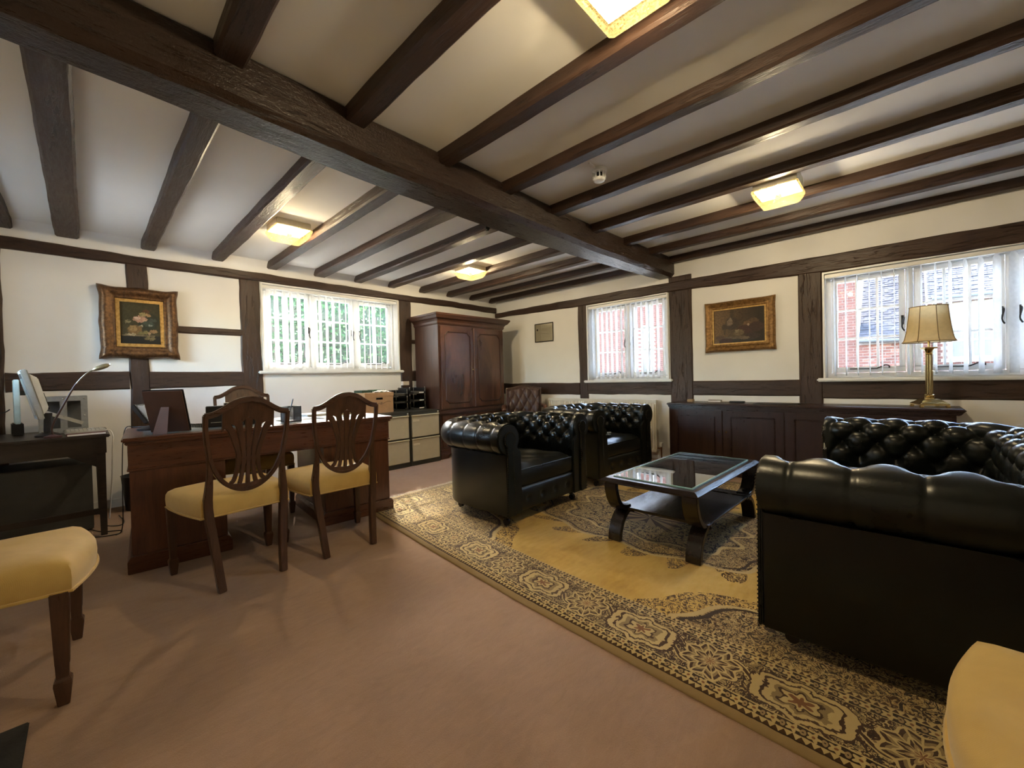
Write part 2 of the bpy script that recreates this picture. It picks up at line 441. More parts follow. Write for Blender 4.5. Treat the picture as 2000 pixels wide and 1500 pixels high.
# right wall framing
def postX(y0, y1, z0, z1, **k): return timber('timber_post', 'z', (z0, z1), (XW-PR, XW+.06), (y0, y1), M_TZ, wall_right, **k)
def railX(y0, y1, z0, z1, **k): return timber('timber_rail', 'y', (y0, y1), (XW-PR*.8, XW+.06), (z0, z1), M_TY, wall_right, **k)
timber('wall_plate', 'y', (YR+.02, YW-.02), (XW-.03, XW+.05), (2.06, 2.20), M_TY, wall_right, j=.010,
       b1=lambda t: (interp(t, [-1, .5, 1.8, 3.4, 4.8], [2.02, 2.035, 2.085, 2.105, 2.135]), interp(t, [-1, .2, 1.85, 4.8], [2.185, 2.193, 2.212, 2.222])))
postX(1.828, 2.10, 0, 2.27, j=.005); postX(.58, .775, 0, 2.05, j=.005); postX(3.305, 3.455, .80, 2.11, j=.008); postX(-1.42, -1.23, 0, 2.05)
railX(3.45, 5.18, .81, .99, j=.010); railX(2.09, 3.31, .82, 1.0); railX(.77, 1.83, .82, .988, j=.004); railX(YR, .585, .80, .988, j=.005)
postX(3.305, 3.455, .0, .80)
# plaster panels stand a little forward of the infill behind the sill
M_SKIRT = plain('skirting_paint', (.10, .055, .035), .5)
struct(MB().box(XL, XW, YW-.012, YW+.01, .0, .0751).build('baseboard_back', M_WHITE), 'white painted skirting board')

# ------------------------------------------------------------------ windows
def window(n, label, loc, rotz, W, H, casements, cols, rows, latch=True, casing=True):
    """origin: left bottom of the opening on the inner face, local x along the wall, y outwards"""
    r = bpy.data.objects.new('window_%d' % n, None); COL.objects.link(r); r.location = loc; r.rotation_euler = (0, 0, rotz); struct(r, label)
    y0, y1 = .105, .165
    fr = MB(); fw = .045; mull = .05
    fr.box(0, W, y0, y1, 0, fw).box(0, W, y0, y1, H-fw, H).box(0, fw, y0, y1, fw, H-fw).box(W-fw, W, y0, y1, fw, H-fw)
    cw = (W-2*fw-(casements-1)*mull)/casements
    for i in range(1, casements):
        x = fw+i*cw+(i-1)*mull; fr.box(x, x+mull, y0-.01, y1, fw, H-fw)
    fr.build('window_frame', M_WHITE, r, bevel=.004)
    # sill board and lining
    MB().box(-.06, W+.06, -.055, .105, -.035, 0).build('window_sill', M_WHITE, r, bevel=.010)
    if casing:
        ln_ = MB().box(-.012, .004, -.022, .105, 0, H).box(W-.004, W+.012, -.022, .105, 0, H).box(-.012, W+.012, -.022, .105, H-.004, H+.012)
        ln_.build('window_lining', M_WHITE, r, bevel=.002)
    for i in range(casements):
        x0 = fw+i*(cw+mull)+.003; x1 = x0+cw-.006; z0, z1 = fw+.003, H-fw-.003; s = .042
        c = MB().box(x0, x1, y0+.006, y1-.012, z0, z0+s+.012).box(x0, x1, y0+.006, y1-.012, z1-s, z1).box(x0, x0+s, y0+.006, y1-.012, z0+s, z1-s).box(x1-s, x1, y0+.006, y1-.012, z0+s, z1-s)
        co = c.build('casement', M_WHITE, r, bevel=.003)
        gx0, gx1, gz0, gz1 = x0+s, x1-s, z0+s+.012, z1-s
        for k in range(1, cols):
            xx = lerp(gx0, gx1, k/cols); MB().box(xx-.009, xx+.009, y0+.012, y1-.016, gz0, gz1).build('glazing_bar', M_WHITE, co)
        for k in range(1, rows):
            zz = lerp(gz0, gz1, k/rows); MB().box(gx0, gx1, y0+.0125, y1-.0165, zz-.009, zz+.009).build('glazing_bar', M_WHITE, co)
        for a in range(cols):
            for b in range(rows):
                pa, pb = lerp(gx0, gx1, a/cols)+.006, lerp(gx0, gx1, (a+1)/cols)-.006
                MB().box(pa, pb, y0+.030, y0+.034, lerp(gz0, gz1, b/rows)+.006, lerp(gz0, gz1, (b+1)/rows)-.006).build('pane', M_GLASS, co)
        # iron stay with a curled end along the bottom rail, and a side latch
        if latch:
            st = MB().tube([(x0+cw*.25, y0-.008, z0+.035), (x0+cw*.62, y0-.008, z0+.035)], .005, 6)
            xe = x0+cw*.62
            st.tube(smooth_pts([(xe, y0-.008, z0+.035), (xe+.03, y0-.010, z0+.05), (xe+.06, y0-.012, z0+.065), (xe+.085, y0-.012, z0+.055), (xe+.085, y0-.012, z0+.038)], 4), .006, 6)
            st.build('window_stay', M_BLACK, co, smooth=40)
            sx = x1-.018 if i < casements-1 or casements == 1 else x0+.018
            lt = MB().box(sx-.009, sx+.009, y0-.004, y0+.008, z0+H*.42, z0+H*.50).tube(smooth_pts([(sx, y0-.012, z0+H*.49), (sx+.008, y0-.035, z0+H*.47), (sx-.004, y0-.04, z0+H*.40), (sx+.012, y0-.03, z0+H*.36)], 4), .006, 6)
            lt.build('latch', M_BLACK, co, smooth=40)
    return r
window(1, 'white three casement window looking onto green hedge', (WIN1[0], YW, WIN1[2]), 0, WIN1[1]-WIN1[0], WIN1[3]-WIN1[2], 3, 2, 3)
window(2, 'white two casement window looking onto brick wall', (XW, WIN2[1], WIN2[2]), -PI/2, WIN2[1]-WIN2[0], WIN2[3]-WIN2[2], 2, 2, 3)
window(3, 'wide white casement window looking onto tiled roof', (XW, WIN3[1], WIN3[2]), -PI/2, WIN3[1]-WIN3[0], WIN3[3]-WIN3[2], 3, 3, 3)
window(4, 'white casement window beside the computer table', (XL, WIN4[0], WIN4[2]), PI/2, WIN4[1]-WIN4[0], WIN4[3]-WIN4[2], 2, 2, 3)

def blind(label, loc, rotz, W, H, n, ang, group, drop=.02, sw=.0405):
    """vertical blind: ang(i) = turn of slat i from the plane across the wall"""
    r = thing('vertical_blind', label, 'blind', loc, rotz, None)
    MB().box(.0, W, -.030, .028, H-.040, H-.004).build('headrail', M_WHITE, r, bevel=.004)
    MB().tube([(.012, -.02, H-.04), (.012, -.02, H*.35)], .002, 6).build('pull_cord', M_WHITE, r)
    for i in range(n):
        x = .03+(W-.06)*(i+.5)/n
        rr = random.Random(i*7+n); a = ang(i/(n-1))+rr.uniform(-.06, .06); z0 = drop; z1 = H-.040
        m = MB(); prev = None
        rows = []
        for z in (z0, z0+.03, z0+(z1-z0)*.5, z1-.03, z1):
            w_ = sw*(.45 if z >= z1-1e-6 else 1)
            rows.append([(-w_*math.cos(0), 0, z), (-w_*.5, .004, z), (0, .0055, z), (w_*.5, .004, z), (w_, 0, z)])
        o = 0
        for q in rows: m.v += q
        for k in range(len(rows)-1):
            for j in range(4): m.f.append((k*5+j, k*5+j+1, (k+1)*5+j+1, (k+1)*5+j))
        s = m.build('slat', M_SLAT, r, smooth=60, normals=False); s.location = (x, 0, 0); s.rotation_euler = (0, 0, PI/2-a)
    return r
def d2(a): return math.radians(a)
blind('vertical blind of white slats over the hedge window', (WIN1[0]+.003, YW+.035, WIN1[2]), 0, WIN1[1]-WIN1[0]-.006, WIN1[3]-WIN1[2]-.004, 20, lambda t: d2(lerp(50, 35, t) if t < .5 else lerp(40, 32, t)), None)
blind('vertical blind of white slats over the narrower brick-view window', (XW+.035, WIN2[1]-.003, WIN2[2]), -PI/2, WIN2[1]-WIN2[0]-.006, WIN2[3]-WIN2[2]-.004, 15, lambda t: d2(lerp(-4, 4, t)), None, sw=.034)
blind('vertical blind of white slats behind the brass table lamp', (XW+.035, WIN3[1]-.003, WIN3[2]), -PI/2, WIN3[1]-WIN3[0]-.006, WIN3[3]-WIN3[2]-.004, 20, lambda t: d2(interp(t, [0, .25, .4, .55, .7, 1], [2, 4, 10, 28, 46, 52])), None)
# ------------------------------------------------------------------ outside: hedge and brick buildings
M_LEAF = sheer('hedge_leaf', (.038, .074, .030), .35); M_LEAF2 = sheer('sun_painted_leaf', (.15, .21, .10), .35)  # second leaf colour is paler, with sunlight painted into it
M_STEM = plain('hedge_stem', (.05, .035, .02), .8)
def hedge():
    r = thing('hedge', 'tall leafy green hedge outside the three casement window', 'hedge', (2.6, 8.3, -.15))
    rg = random.Random(3)
    def leaves(n, m, ymax):
        for _ in range(n):
            x = rg.uniform(-3.4, 4.6); z = rg.uniform(.1, 3.35); y = rg.gauss(0, .22)-.25*math.sin(x*2.1)*math.sin(z*2.6)
            if y > ymax: y = ymax-rg.random()*.3
            s = rg.uniform(.05, .10); c = Vector((x, y, z)); d = Vector((rg.gauss(0, 1), rg.gauss(-.4, 1), rg.gauss(-.3, 1))).normalized()
            u = d.cross(Vector((rg.gauss(0, 1), rg.gauss(0, 1), rg.gauss(0, 1)))).normalized(); nrm = d.cross(u)
            m.add([c, c+d*s*.5+u*s*.28, c+d*s, c+d*s*.5-u*s*.28+nrm*s*.06], [(0, 1, 2, 3)])
        return m
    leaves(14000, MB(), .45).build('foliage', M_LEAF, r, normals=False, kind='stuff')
    leaves(2600, MB(), .0).build('sun_painted_foliage', M_LEAF2, r, normals=False, kind='stuff')
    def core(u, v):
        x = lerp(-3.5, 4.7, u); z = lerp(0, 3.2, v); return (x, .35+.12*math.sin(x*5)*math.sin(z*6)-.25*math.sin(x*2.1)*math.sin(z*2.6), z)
    MB().grid(60, 26, core).build('shade_core', plain('painted_hedge_shade', (.012, .022, .008), .9, var=.3, scale=30), r, smooth=60)  # dark sheet standing in for the shade deep inside the hedge
    st = MB()
    for i in range(26):
        x = -3.3+i*.31; st.tube(smooth_pts([(x, .15, 0), (x+rg.uniform(-.1, .1), .2, 1.1), (x+rg.uniform(-.25, .25), .1, 2.2), (x+rg.uniform(-.3, .3), 0, 3.2)], 4), [.03, .028, .026, .024, .022, .02, .018, .016, .014, .012, .01, .008, .005], 6)
    st.build('stems', M_STEM, r, smooth=60)
hedge()

def brick_mat():
    t = NT('brick'); co = t.coords('Object'); oi = t.n('ShaderNodeObjectInfo')
    a = t.noise(co, 7, 3); b = t.voro(t.coords('Object', (1, 4.4, 13)), 1.0, out=0)
    rnd = X(t.t, oi.outputs['Random'])
    t.set(t.ramp((a*.6+rnd*.5), [(.2, (.030, .0105, .008)), (.5, (.062, .022, .015)), (.8, (.095, .044, .030))]), .9, spec=.2); t.bump(t.noise(co, 60, 3), .4, .006); return t.mat
M_BRICK = brick_mat(); M_MORTAR = plain('mortar', (.15, .14, .12), .95)
def tile_mat():
    t = NT('roof_tile'); co = t.coords('Object'); a = t.noise(co, 4, 5, .7); b = t.noise(co, 25, 3)
    t.set(t.ramp(a*.7+b*.3, [(.3, (.009, .0085, .011)), (.5, (.020, .0185, .022)), (.7, (.040, .036, .037))]), .9, spec=.2); return t.mat
M_TILE = tile_mat()
M_OUTW = plain('dimmed_outside_white', (.30, .31, .31), .6)  # outdoor white darkened in colour so strong daylight does not blow it out
BXW = 14.6
ground = struct(MB().box(-12, 30, -14, 24, -.40, -.15).build('ground', plain('paving', (.26, .245, .22), .95, scale=3)), 'paved yard outside')
def building(name, label, y0, y1, zt, cells, hole=None):
    r = thing(name, label, 'building', (BXW, y0, -.15))
    L = y1-y0; zt += .15
    parts = [(0, L, 0, zt)]
    wl = MB()
    if hole:
        h0, h1, g0, g1 = hole
        for a in ((0, L, 0, g0), (0, L, g1, zt), (0, h0, g0, g1), (h1, L, g0, g1)): wl.box(.012, .35, a[0], a[1], a[2], a[3])
    else: wl.box(.012, .35, 0, L, 0, zt)
    wl.build('mortar_wall', M_MORTAR, r)
    bl, bh, gp = .215, .065, .010; stuff = MB(); me = None; cnt = 0
    row = 0; z = .005
    while z+bh <= zt:
        y = -(.1125 if row % 2 else 0)
        while y < L:
            a, b = max(y, 0), min(y+bl, L); y += bl+gp
            if b-a < .05: continue
            if hole and hole[0]-.1 < (a+b)/2 < hole[1]+.1 and hole[2]-.04 < z+bh/2 < hole[3]+.04: continue
            full = b-a > .2; j = rng.uniform(-.002, .002)
            if full and cells and cells[0] < a < cells[1] and cells[2] < z < cells[3] and cnt < 300:
                if me is None:
                    me = MB().box(0, .05, -bl/2, bl/2, -bh/2, bh/2).mesh('brick', bevel=.003, seg=1); me.materials.append(M_BRICK)
                link('brick', me, r, (j, (a+b)/2, z+bh/2)); cnt += 1
            else: stuff.box(j, .05, a, b, z, z+bh)
        z += bh+gp; row += 1
    stuff.build('brickwork', M_BRICK, r, kind='stuff')
    return r
def roof(parent, y0, y1, z0, run, rise):
    """tiled slope going back from the wall head; local to the building"""
    sl = math.atan2(rise, run); n = int(math.hypot(run, rise)/.10); st = MB()
    L = y1-y0
    MB().add([(-.15, y0, z0-.1), (-.15, y1, z0-.1), (run, y1, z0+rise), (run, y0, z0+rise), (-.15, y0, z0-.22), (-.15, y1, z0-.22), (run, y1, z0+rise-.12), (run, y0, z0+rise-.12)],
             [(0, 1, 2, 3), (7, 6, 5, 4), (0, 4, 5, 1), (1, 5, 6, 2), (2, 6, 7, 3), (3, 7, 4, 0)]).build('roof_deck', plain('roof_timber', (.06, .05, .045), .9), parent)
    for k in range(n):
        d = k*.10; x = -.15+d*math.cos(sl); z = z0-.1+d*math.sin(sl)
        y = y0-(.08 if k % 2 else 0)
        while y < y1:
            a, b = max(y, y0), min(y+.158, y1); y += .165
            if b-a < .03: continue
            q = rng.uniform(-.006, .006)
            dx, dz = math.cos(sl-.08), math.sin(sl-.08); nx, nz = -math.sin(sl), math.cos(sl)
            p = (x+nx*(.030+q), z+nz*(.030+q)); e = (p[0]+dx*.16, p[1]+dz*.16); t_ = .014
            st.add([(p[0], a, p[1]), (p[0], b, p[1]), (e[0], b, e[1]), (e[0], a, e[1]), (p[0]-nx*t_, a, p[1]-nz*t_), (p[0]-nx*t_, b, p[1]-nz*t_)], [(0, 1, 2, 3), (0, 4, 5, 1), (0, 3, 4), (1, 5, 2)])
    st.build('roof_tiles', M_TILE, parent, kind='stuff', normals=False)
bA = building('brick_house', 'tall red brick house wall with a narrow window across the yard', .90, 16.5, 5.6, None, (5.85, 6.30, 1.2, 3.0))
wA = MB().box(.05, .10, 5.85, 6.30, 1.2, 1.27).box(.05, .10, 5.85, 6.30, 2.93, 3.0).box(.05, .10, 5.85, 5.91, 1.27, 2.93).box(.05, .10, 6.24, 6.30, 1.27, 2.93).box(.05, .10, 5.91, 6.24, 2.07, 2.12).build('window', M_OUTW, bA)
M_DARKPANE = plain('dark_pane', (.02, .024, .028), .1, spec=.4)
for a, b in ((1.27, 2.07), (2.12, 2.93)): MB().box(.075, .085, 5.91, 6.24, a, b).build('pane', M_DARKPANE, wA)
bB = building('outbuilding', 'low brick outbuilding with mossy tiled roof reaching low eaves', -.42, .89, 1.93, (-1, 2, .75, 2.1))
roof(bB, 0, 1.30, 2.1, 3.6, 3.4)
MB().tube([(-.22, 0, 1.93), (-.22, 1.3, 1.97)], .05, 8).build('gutter', M_BLACK, bB)
bC = building('cottage', 'brick cottage with white framed window under tiled roof', -7.4, -.43, 2.82, None, (5.55, 6.60, 1.42, 2.70))
roof(bC, 0, 6.97, 3.0, 3.6, 2.9)
wC = MB(); 
for a in (5.55, 5.88, 6.22, 6.55): wC.box(.03, .09, a, a+.05, 1.42, 2.70)
for b in (1.42, 1.84, 2.26, 2.65): wC.box(.031, .089, 5.55, 6.60, b, b+.05)
wC = wC.build('window', M_OUTW, bC)
for i, a in enumerate((5.60, 5.93, 6.27)):
    for b in (1.47, 1.89, 2.31): MB().box(.06, .07, a, a+.28, b, b+(.37 if b < 2.3 else .34)).build('pane', M_DARKPANE, wC)
MB().box(-.05, .03, 5.45, 6.70, 1.34, 1.42).build('window_sill', M_OUTW, bC)
MB().tube([(-.22, .1, 2.84), (-.22, 6.9, 2.88)], .05, 8).build('gutter', M_BLACK, bC)
MB().tube([(-.08, 6.86, .1), (-.08, 6.86, 2.8)], .035, 8).build('drainpipe', M_BLACK, bC)
# ------------------------------------------------------------------ chesterfield seating
M_LEA = leather('dark_green_leather', (.0055, .0072, .0068), .27)
M_LEA2 = leather('worn_leather', (.0070, .0084, .0078), .33)
M_STUD = plain('antique_stud', (.045, .038, .028), .4, .8)
M_BTN = plain('leather_button', (.008, .009, .009), .4)
M_CASTER = plain('caster_metal', (.03, .025, .02), .4, .6)
M_BRLEA = leather('brown_leather', (.050, .026, .020), .35)

def chesterfield(name, label, cat, loc, rotz, W, D, H, ds, cushions=1, group=None, yin=.0):
    """front faces local -y at y=0; x from -W/2 to W/2"""
    T = thing(name, label, cat, loc, rotz, group)
    r = .112; cn = .128                       # roll radius, roll centre measured outwards from the inner face
    aw = cn+r                                 # arm width in plan
    xi = W/2-aw; yb = D-aw                    # inner faces
    rc = .13                                  # inner corner radius
    zb = .085 if cushions == 1 else .055
    zs = .36                                  # where the inner upholstery starts (below the cushion top)
    # path of inner face, from left arm front round the back to right arm front, with outward normals
    path = []
    def line(p, q):
        n = max(2, int(math.hypot(q[0]-p[0], q[1]-p[1])/.009))
        for i in range(n): path.append((lerp(p[0], q[0], i/n), lerp(p[1], q[1], i/n), nn))
    def arc(cx, cy, a0, a1):
        n = max(6, int(abs(a1-a0)*(rc+.12)/.009))
        for i in range(n):
            a = lerp(a0, a1, i/n); path.append((cx+rc*math.cos(a), cy+rc*math.sin(a), (math.cos(a), math.sin(a))))
    nn = (-1, 0); line((-xi, .012), (-xi, yb-rc)); arc(-xi+rc, yb-rc, PI, PI/2)
    nn = (0, 1); line((-xi+rc, yb), (xi-rc, yb)); arc(xi-rc, yb-rc, PI/2, 0)
    nn = (1, 0); line((xi, yb-rc), (xi, .012)); path.append((xi, .012, nn))
    S = [0]
    for i in range(1, len(path)):
        a, b = path[i-1], path[i]; k = 1 if a[2] == b[2] else 1.35
        S.append(S[-1]+math.hypot(b[0]-a[0], b[1]-a[1])*k)
    # profile (n, z): up the inner face then round the roll
    zc = H-r; prof = []
    n1 = int((zc-zs)/.010)
    for i in range(n1):
        t = i/n1; prof.append((.05*(1-t)**1.5+(cn-r)*t, zs+(zc-zs)*t))
    a0, a1 = PI, -PI*.42; n2 = int((a0-a1)*r/.009)
    for i in range(n2+1):
        a = lerp(a0, a1, i/n2); prof.append((cn+r*math.cos(a), zc+r*math.sin(a)))
    prof.append((cn+r-.05, zc-.10))
    TT = [0]
    for i in range(1, len(prof)): TT.append(TT[-1]+math.hypot(prof[i][0]-prof[i-1][0], prof[i][1]-prof[i-1][1]))
    nb = max(3, round(S[-1]/ds)); ds = S[-1]/nb
    dt = ds*.58
    tcrest = TT[n1]+r*PI*.44                   # last row of buttons just past the crest
    rows = 4; t0 = tcrest-(rows-1)*dt; A = .030*(ds/.15)
    def disp(s, t):
        e = min(s, S[-1]-s); edge = min(1, max(0, (e-.01)/.05))
        if t > tcrest:
            ph = s/ds+((rows-1) % 2)*.5; dd = abs(ph-round(ph)); k = max(0, 1-(t-tcrest)/.055)
            h = lerp(A*(.60+.14*abs(math.sin(PI*ph))**.5), A*(abs(math.sin(PI*ph))**.42), k*k); h -= .0045*math.exp(-(dd*ds/.006)**2)
            rr = math.hypot(dd*ds, t-tcrest)
        elif t < t0:
            ph = s/ds; k = max(0, 1-(t0-t)/.12); dd = abs(ph-round(ph)); h = A*(abs(math.sin(PI*ph))**.4)*(.3+.7*k); rr = math.hypot(dd*ds, t0-t)
        else:
            q = (t-t0)/(2*dt); a, b = s/ds+q, s/ds-q
            h = A*(abs(math.sin(PI*a))*abs(math.sin(PI*b)))**.42
            da, db = a-round(a), b-round(b); rr = math.hypot((da+db)/2*ds, (da-db)*dt)
        h -= .026*(ds/.15)*math.exp(-(rr/(ds*.17))**2)
        return (h-A*.8)*edge
    m = MB(); np_ = len(prof)
    for i, (x, y, nv) in enumerate(path):
        for j, (n, z) in enumerate(prof):
            jm, jp = max(j-1, 0), min(j+1, np_-1); tn, tz = prof[jp][0]-prof[jm][0], prof[jp][1]-prof[jm][1]; l = math.hypot(tn, tz)
            # surface normal in the (n,z) plane, pointing away from the stuffing
            gn, gz = -tz/l, tn/l
            h = disp(S[i], TT[j]) if j < np_-1 else 0
            nn2, zz = n+gn*h, z+gz*h
            m.v.append((x+nv[0]*nn2, y+nv[1]*nn2, zz))
    for i in range(len(path)-1):
        for j in range(np_-1):
            a = i*np_+j; m.f.append((a, a+1, a+np_+1, a+np_))
    m.build('tufted_back_and_arms', M_LEA, T, smooth=70)
    # covered buttons
    bt = MB()
    def at(s, t):
        i = min(range(len(S)), key=lambda q: abs(S[q]-s)); j = min(range(len(TT)), key=lambda q: abs(TT[q]-t)); return m.v[i*np_+j]
    for k in range(rows):
        for i in range(nb+1):
            s = (i+(k % 2)*.5)*ds
            if .04 < s < S[-1]-.04: bt.sph(at(s, t0+k*dt), .009, 6, 4)
    bt.build('buttons', M_BTN, T, kind='stuff', smooth=60)
    # outer body: two sides and the back, under the roll
    ow = aw-.085; bd = MB()
    pp = path[::4]+[path[-1]]
    bd.loft([[(x+nv[0]*o, y+nv[1]*o, z) for o, z in ((.085, zb), (ow-.008, zb), (ow, zb+.01), (ow, zc+.01), (.085, zc+.01))] for x, y, nv in pp])
    bd.build('outer_panels', M_LEA2, T, smooth=40)
    # front rail with a row of buttons, and the platform
    MB().box(-xi-.02, xi+.02, .03, yb+.02, zb, .26).build('seat_base', M_LEA2, T, bevel=.01)
    nf = max(3, round(2*xi/.17))
    def fr(u, v):
        x = lerp(-xi-.02, xi+.02, u); z = lerp(zb+.005, .262, v); ph = (x+xi)/(2*xi)*nf
        dd = abs(ph-.5-round(ph-.5))*2*xi/nf; rr = math.hypot(dd, z-.175)
        return (x, .028-.018*math.sin(PI*v)**.5+.016*math.exp(-(rr/.022)**2), z)
    MB().grid(int(2*xi/.01), 22, fr).build('front_rail', M_LEA2, T, smooth=70)
    # seat cushions
    cw = 2*xi/cushions; cz0, cz1 = .255, .43
    for c in range(cushions):
        x0 = -xi+c*cw+.004; x1 = x0+cw-.008; y0, y1 = .018, yb+.02
        rings = []; n = 40
        def sq(z, ins, puff):
            out = []
            for k in range(4*n):
                s_, t_ = divmod(k, n); f = t_/n
                p = [(lerp(x0, x1, f), y0), (x1, lerp(y0, y1, f)), (lerp(x1, x0, f), y1), (x0, lerp(y1, y0, f))][s_]
                cx, cy = (x0+x1)/2, (y0+y1)/2
                out.append((cx+(p[0]-cx)*(1-ins/(x1-x0)*2), cy+(p[1]-cy)*(1-ins/(y1-y0)*2), z))
            return out
        cm = MB()
        for z, ins in ((cz0, .03), (cz0+.012, .008), (cz0+.03, .0), (cz1-.05, .0), (cz1-.035, .006)): rings.append(sq(z, ins, 0))
        cm.loft(rings, True, False)
        rg = random.Random(c+int(W*100)); wr = wob(c*3+91)
        def top(u, v):
            x = lerp(x0+.006, x1-.006, u); y = lerp(y0+.006, y1-.006, v); e = min(u, 1-u, v, 1-v)
            p = (1-(1-min(1, e*7))**2)
            return (x, y, cz1-.035+.042*p-.016*math.sin(PI*u)*math.sin(PI*v)+.006*p*math.sin(19*u+6*v*wr(u*2))*math.sin(11*v+3*u))
        cm.grid(34, 34, top); co_ = cm.build('seat_cushion', M_LEA2, T, smooth=60)
        MB().tube([(x0+.004, y0+.001, cz1-.038), (x1-.004, y0+.001, cz1-.038)], .006, 6).build('piping', M_LEA, co_, smooth=60)
    # arm fronts: rolled end panel with stem, stud trim round the edge
    st = MB()
    for sgn in (-1, 1):
        cx = sgn*(xi+cn); pts = []
        for k in range(25):
            a = lerp(-PI*.42, PI*1.20, k/24); pts.append((cx+sgn*(r-.004)*math.cos(a), zc+(r-.004)*math.sin(a)))
        base = pts+[(sgn*(xi+.004), zc-.10), (sgn*(xi-.0), .27), (sgn*(xi-.0), zb), (sgn*(xi+ow), zb)]
        MB().prism(base, 'y', .002, .02).build('arm_front', M_LEA2, T, bevel=.006)
        r2 = .054; key = []
        for k in range(21):
            a = lerp(-PI*.30, PI*1.30, k/20); key.append((cx+sgn*r2*math.cos(a), zc+.0+r2*math.sin(a)))
        key += [(cx-sgn*.030, zc-.12), (cx-sgn*.042, .14), (cx-sgn*.042, zb+.01), (cx+sgn*.042, zb+.01), (cx+sgn*.042, .14), (cx+sgn*.030, zc-.12)]
        MB().prism(key, 'y', -.012, .004).build('arm_facing', M_LEA, T, bevel=.006, smooth=40)
        loop = key+[key[0]]
        for p, q in zip(loop[:-1], loop[1:]):
            L = math.hypot(q[0]-p[0], q[1]-p[1]); n = max(1, int(L/.016))
            for i in range(n): st.sph((lerp(p[0], q[0], i/n), -.010, lerp(p[1], q[1], i/n)), .0048, 5, 3)
    x = -xi
    while x < xi: st.sph((x, .026, zb+.012), .0048, 5, 3); x += .018
    st.build('stud_trim', M_STUD, T, kind='stuff', smooth=60)
    for sx in (-1, 1):
        for yy in (.10, D-.20):
            cx = sx*(xi+(.085 if yy < .2 else .02))
            c = MB().lathe((cx, yy, 0), [(.012, .045), (.022, .05), (.022, .095)], 12)
            c.tube([(cx-.014, yy-.012, .024), (cx+.014, yy-.012, .024)], .024, 14).build('caster', M_CASTER, T, smooth=40)
    return T
chesterfield('chesterfield_armchair', 'black green buttoned leather club armchair on casters, nearer the desk', 'armchair', (2.50, 2.01, .014), 0, 1.12, .90, .745, .150, group='pair of club armchairs')
chesterfield('chesterfield_armchair', 'black green buttoned leather club armchair with a magazine on its seat', 'armchair', (3.79, 2.05, .014), d2(-4), 1.10, .90, .745, .150, group='pair of club armchairs')
chesterfield('chesterfield_sofa', 'long black green buttoned leather sofa with rolled arms', 'sofa', (2.755, .415, .014), PI, 2.02, .98, .735, .175, cushions=2)

# brown buttoned desk chair in the corner
def corner_chair():
    T = thing('desk_armchair', 'brown buttoned leather swivel armchair beside the wardrobe', 'chair', (4.45, 4.03, 0), d2(-46))
    w, h = .52, .50; z0 = .42
    def outline(v): return w/2*(1-.10*(1-v)**2)
    def back(u, v):
        x = lerp(-1, 1, u)*outline(v); ztop = h+.035*math.cos(x/w*PI)**2
        z = z0+ztop*v; q = v*ztop/.11; s = x/.125
        a, b = s+q/2, s-q/2
        hh = .028*(abs(math.sin(PI*a))*abs(math.sin(PI*b)))**.45
        e = min(1, min(u, 1-u, v, 1-v)*14)
        return (x, .16+.12*v*v-hh*e-.045*e+.03*(x/w*2)**2*-1, z)
    b = MB().grid(70, 80, back).build('tufted_back', M_BRLEA, T, smooth=70)
    fr = []
    for v in [i/12 for i in range(13)]: fr.append((-outline(v), .165+.12*v*v-.03, z0+h*v))
    for i in range(1, 12):
        x = lerp(-1, 1, i/12)*w/2; fr.append((x, .285-.03*(x/w*2)**2, z0+h+.035*math.cos(x/w*PI)**2))
    for v in [1-i/12 for i in range(13)]: fr.append((outline(v), .165+.12*v*v-.03, z0+h*v))
    MB().tube(fr, .012, 8).build('back_rim', M_BRLEA, T, smooth=60)
    MB().add([(-w/2*.9, .18, z0), (w/2*.9, .18, z0), (w/2, .30, z0+h), (-w/2, .30, z0+h), (-w/2*.9, .21, z0), (w/2*.9, .21, z0), (w/2, .33, z0+h), (-w/2, .33, z0+h)],
             [(0, 1, 2, 3), (7, 6, 5, 4), (0, 4, 5, 1), (1, 5, 6, 2), (2, 6, 7, 3), (3, 7, 4, 0)]).build('back_panel', M_BRLEA, T, bevel=.008)
    MB().box(-.26, .26, -.30, .20, .38, .48).build('seat', M_BRLEA, T, bevel=.03, seg=3, smooth=50)
    for s in (-1, 1):
        a = MB().tube(smooth_pts([(s*.29, .18, .66), (s*.30, .0, .665), (s*.30, -.20, .655), (s*.29, -.25, .62)], 5), [.028]*15+[.026], 10, flat=1.2).build('armrest', wood('chair_arm_wood', (.05, .02, .012), (.12, .05, .03), 'y'), T, smooth=60)
        MB().tube(smooth_pts([(s*.29, -.20, .64), (s*.285, -.12, .55), (s*.27, -.10, .42)], 5), .018, 8).build('arm_support', M_BLACK, a, smooth=60)
    MB().lathe((0, -.05, 0), [(.05, .38), (.03, .36), (.03, .14), (.05, .10), (.05, .06)], 16).build('column', M_BLACK, T, smooth=40)
    for k in range(5):
        a = k*2*PI/5+.3; c, s_ = math.cos(a), math.sin(a)
        f = MB().sweep([(0, -.05, .09), (.15*c, -.05+.15*s_, .085), (.29*c, -.05+.29*s_, .06)], [.05, .045, .035], [.045, .04, .03], (0, 0, 1)).build('foot', M_BLACK, T, bevel=.006)
        MB().tube([(.29*c-.018*s_, -.05+.29*s_+.018*c, .025), (.29*c+.018*s_, -.05+.29*s_-.018*c, .025)], .025, 12).build('caster', M_BLACK, f, smooth=40)
corner_chair()
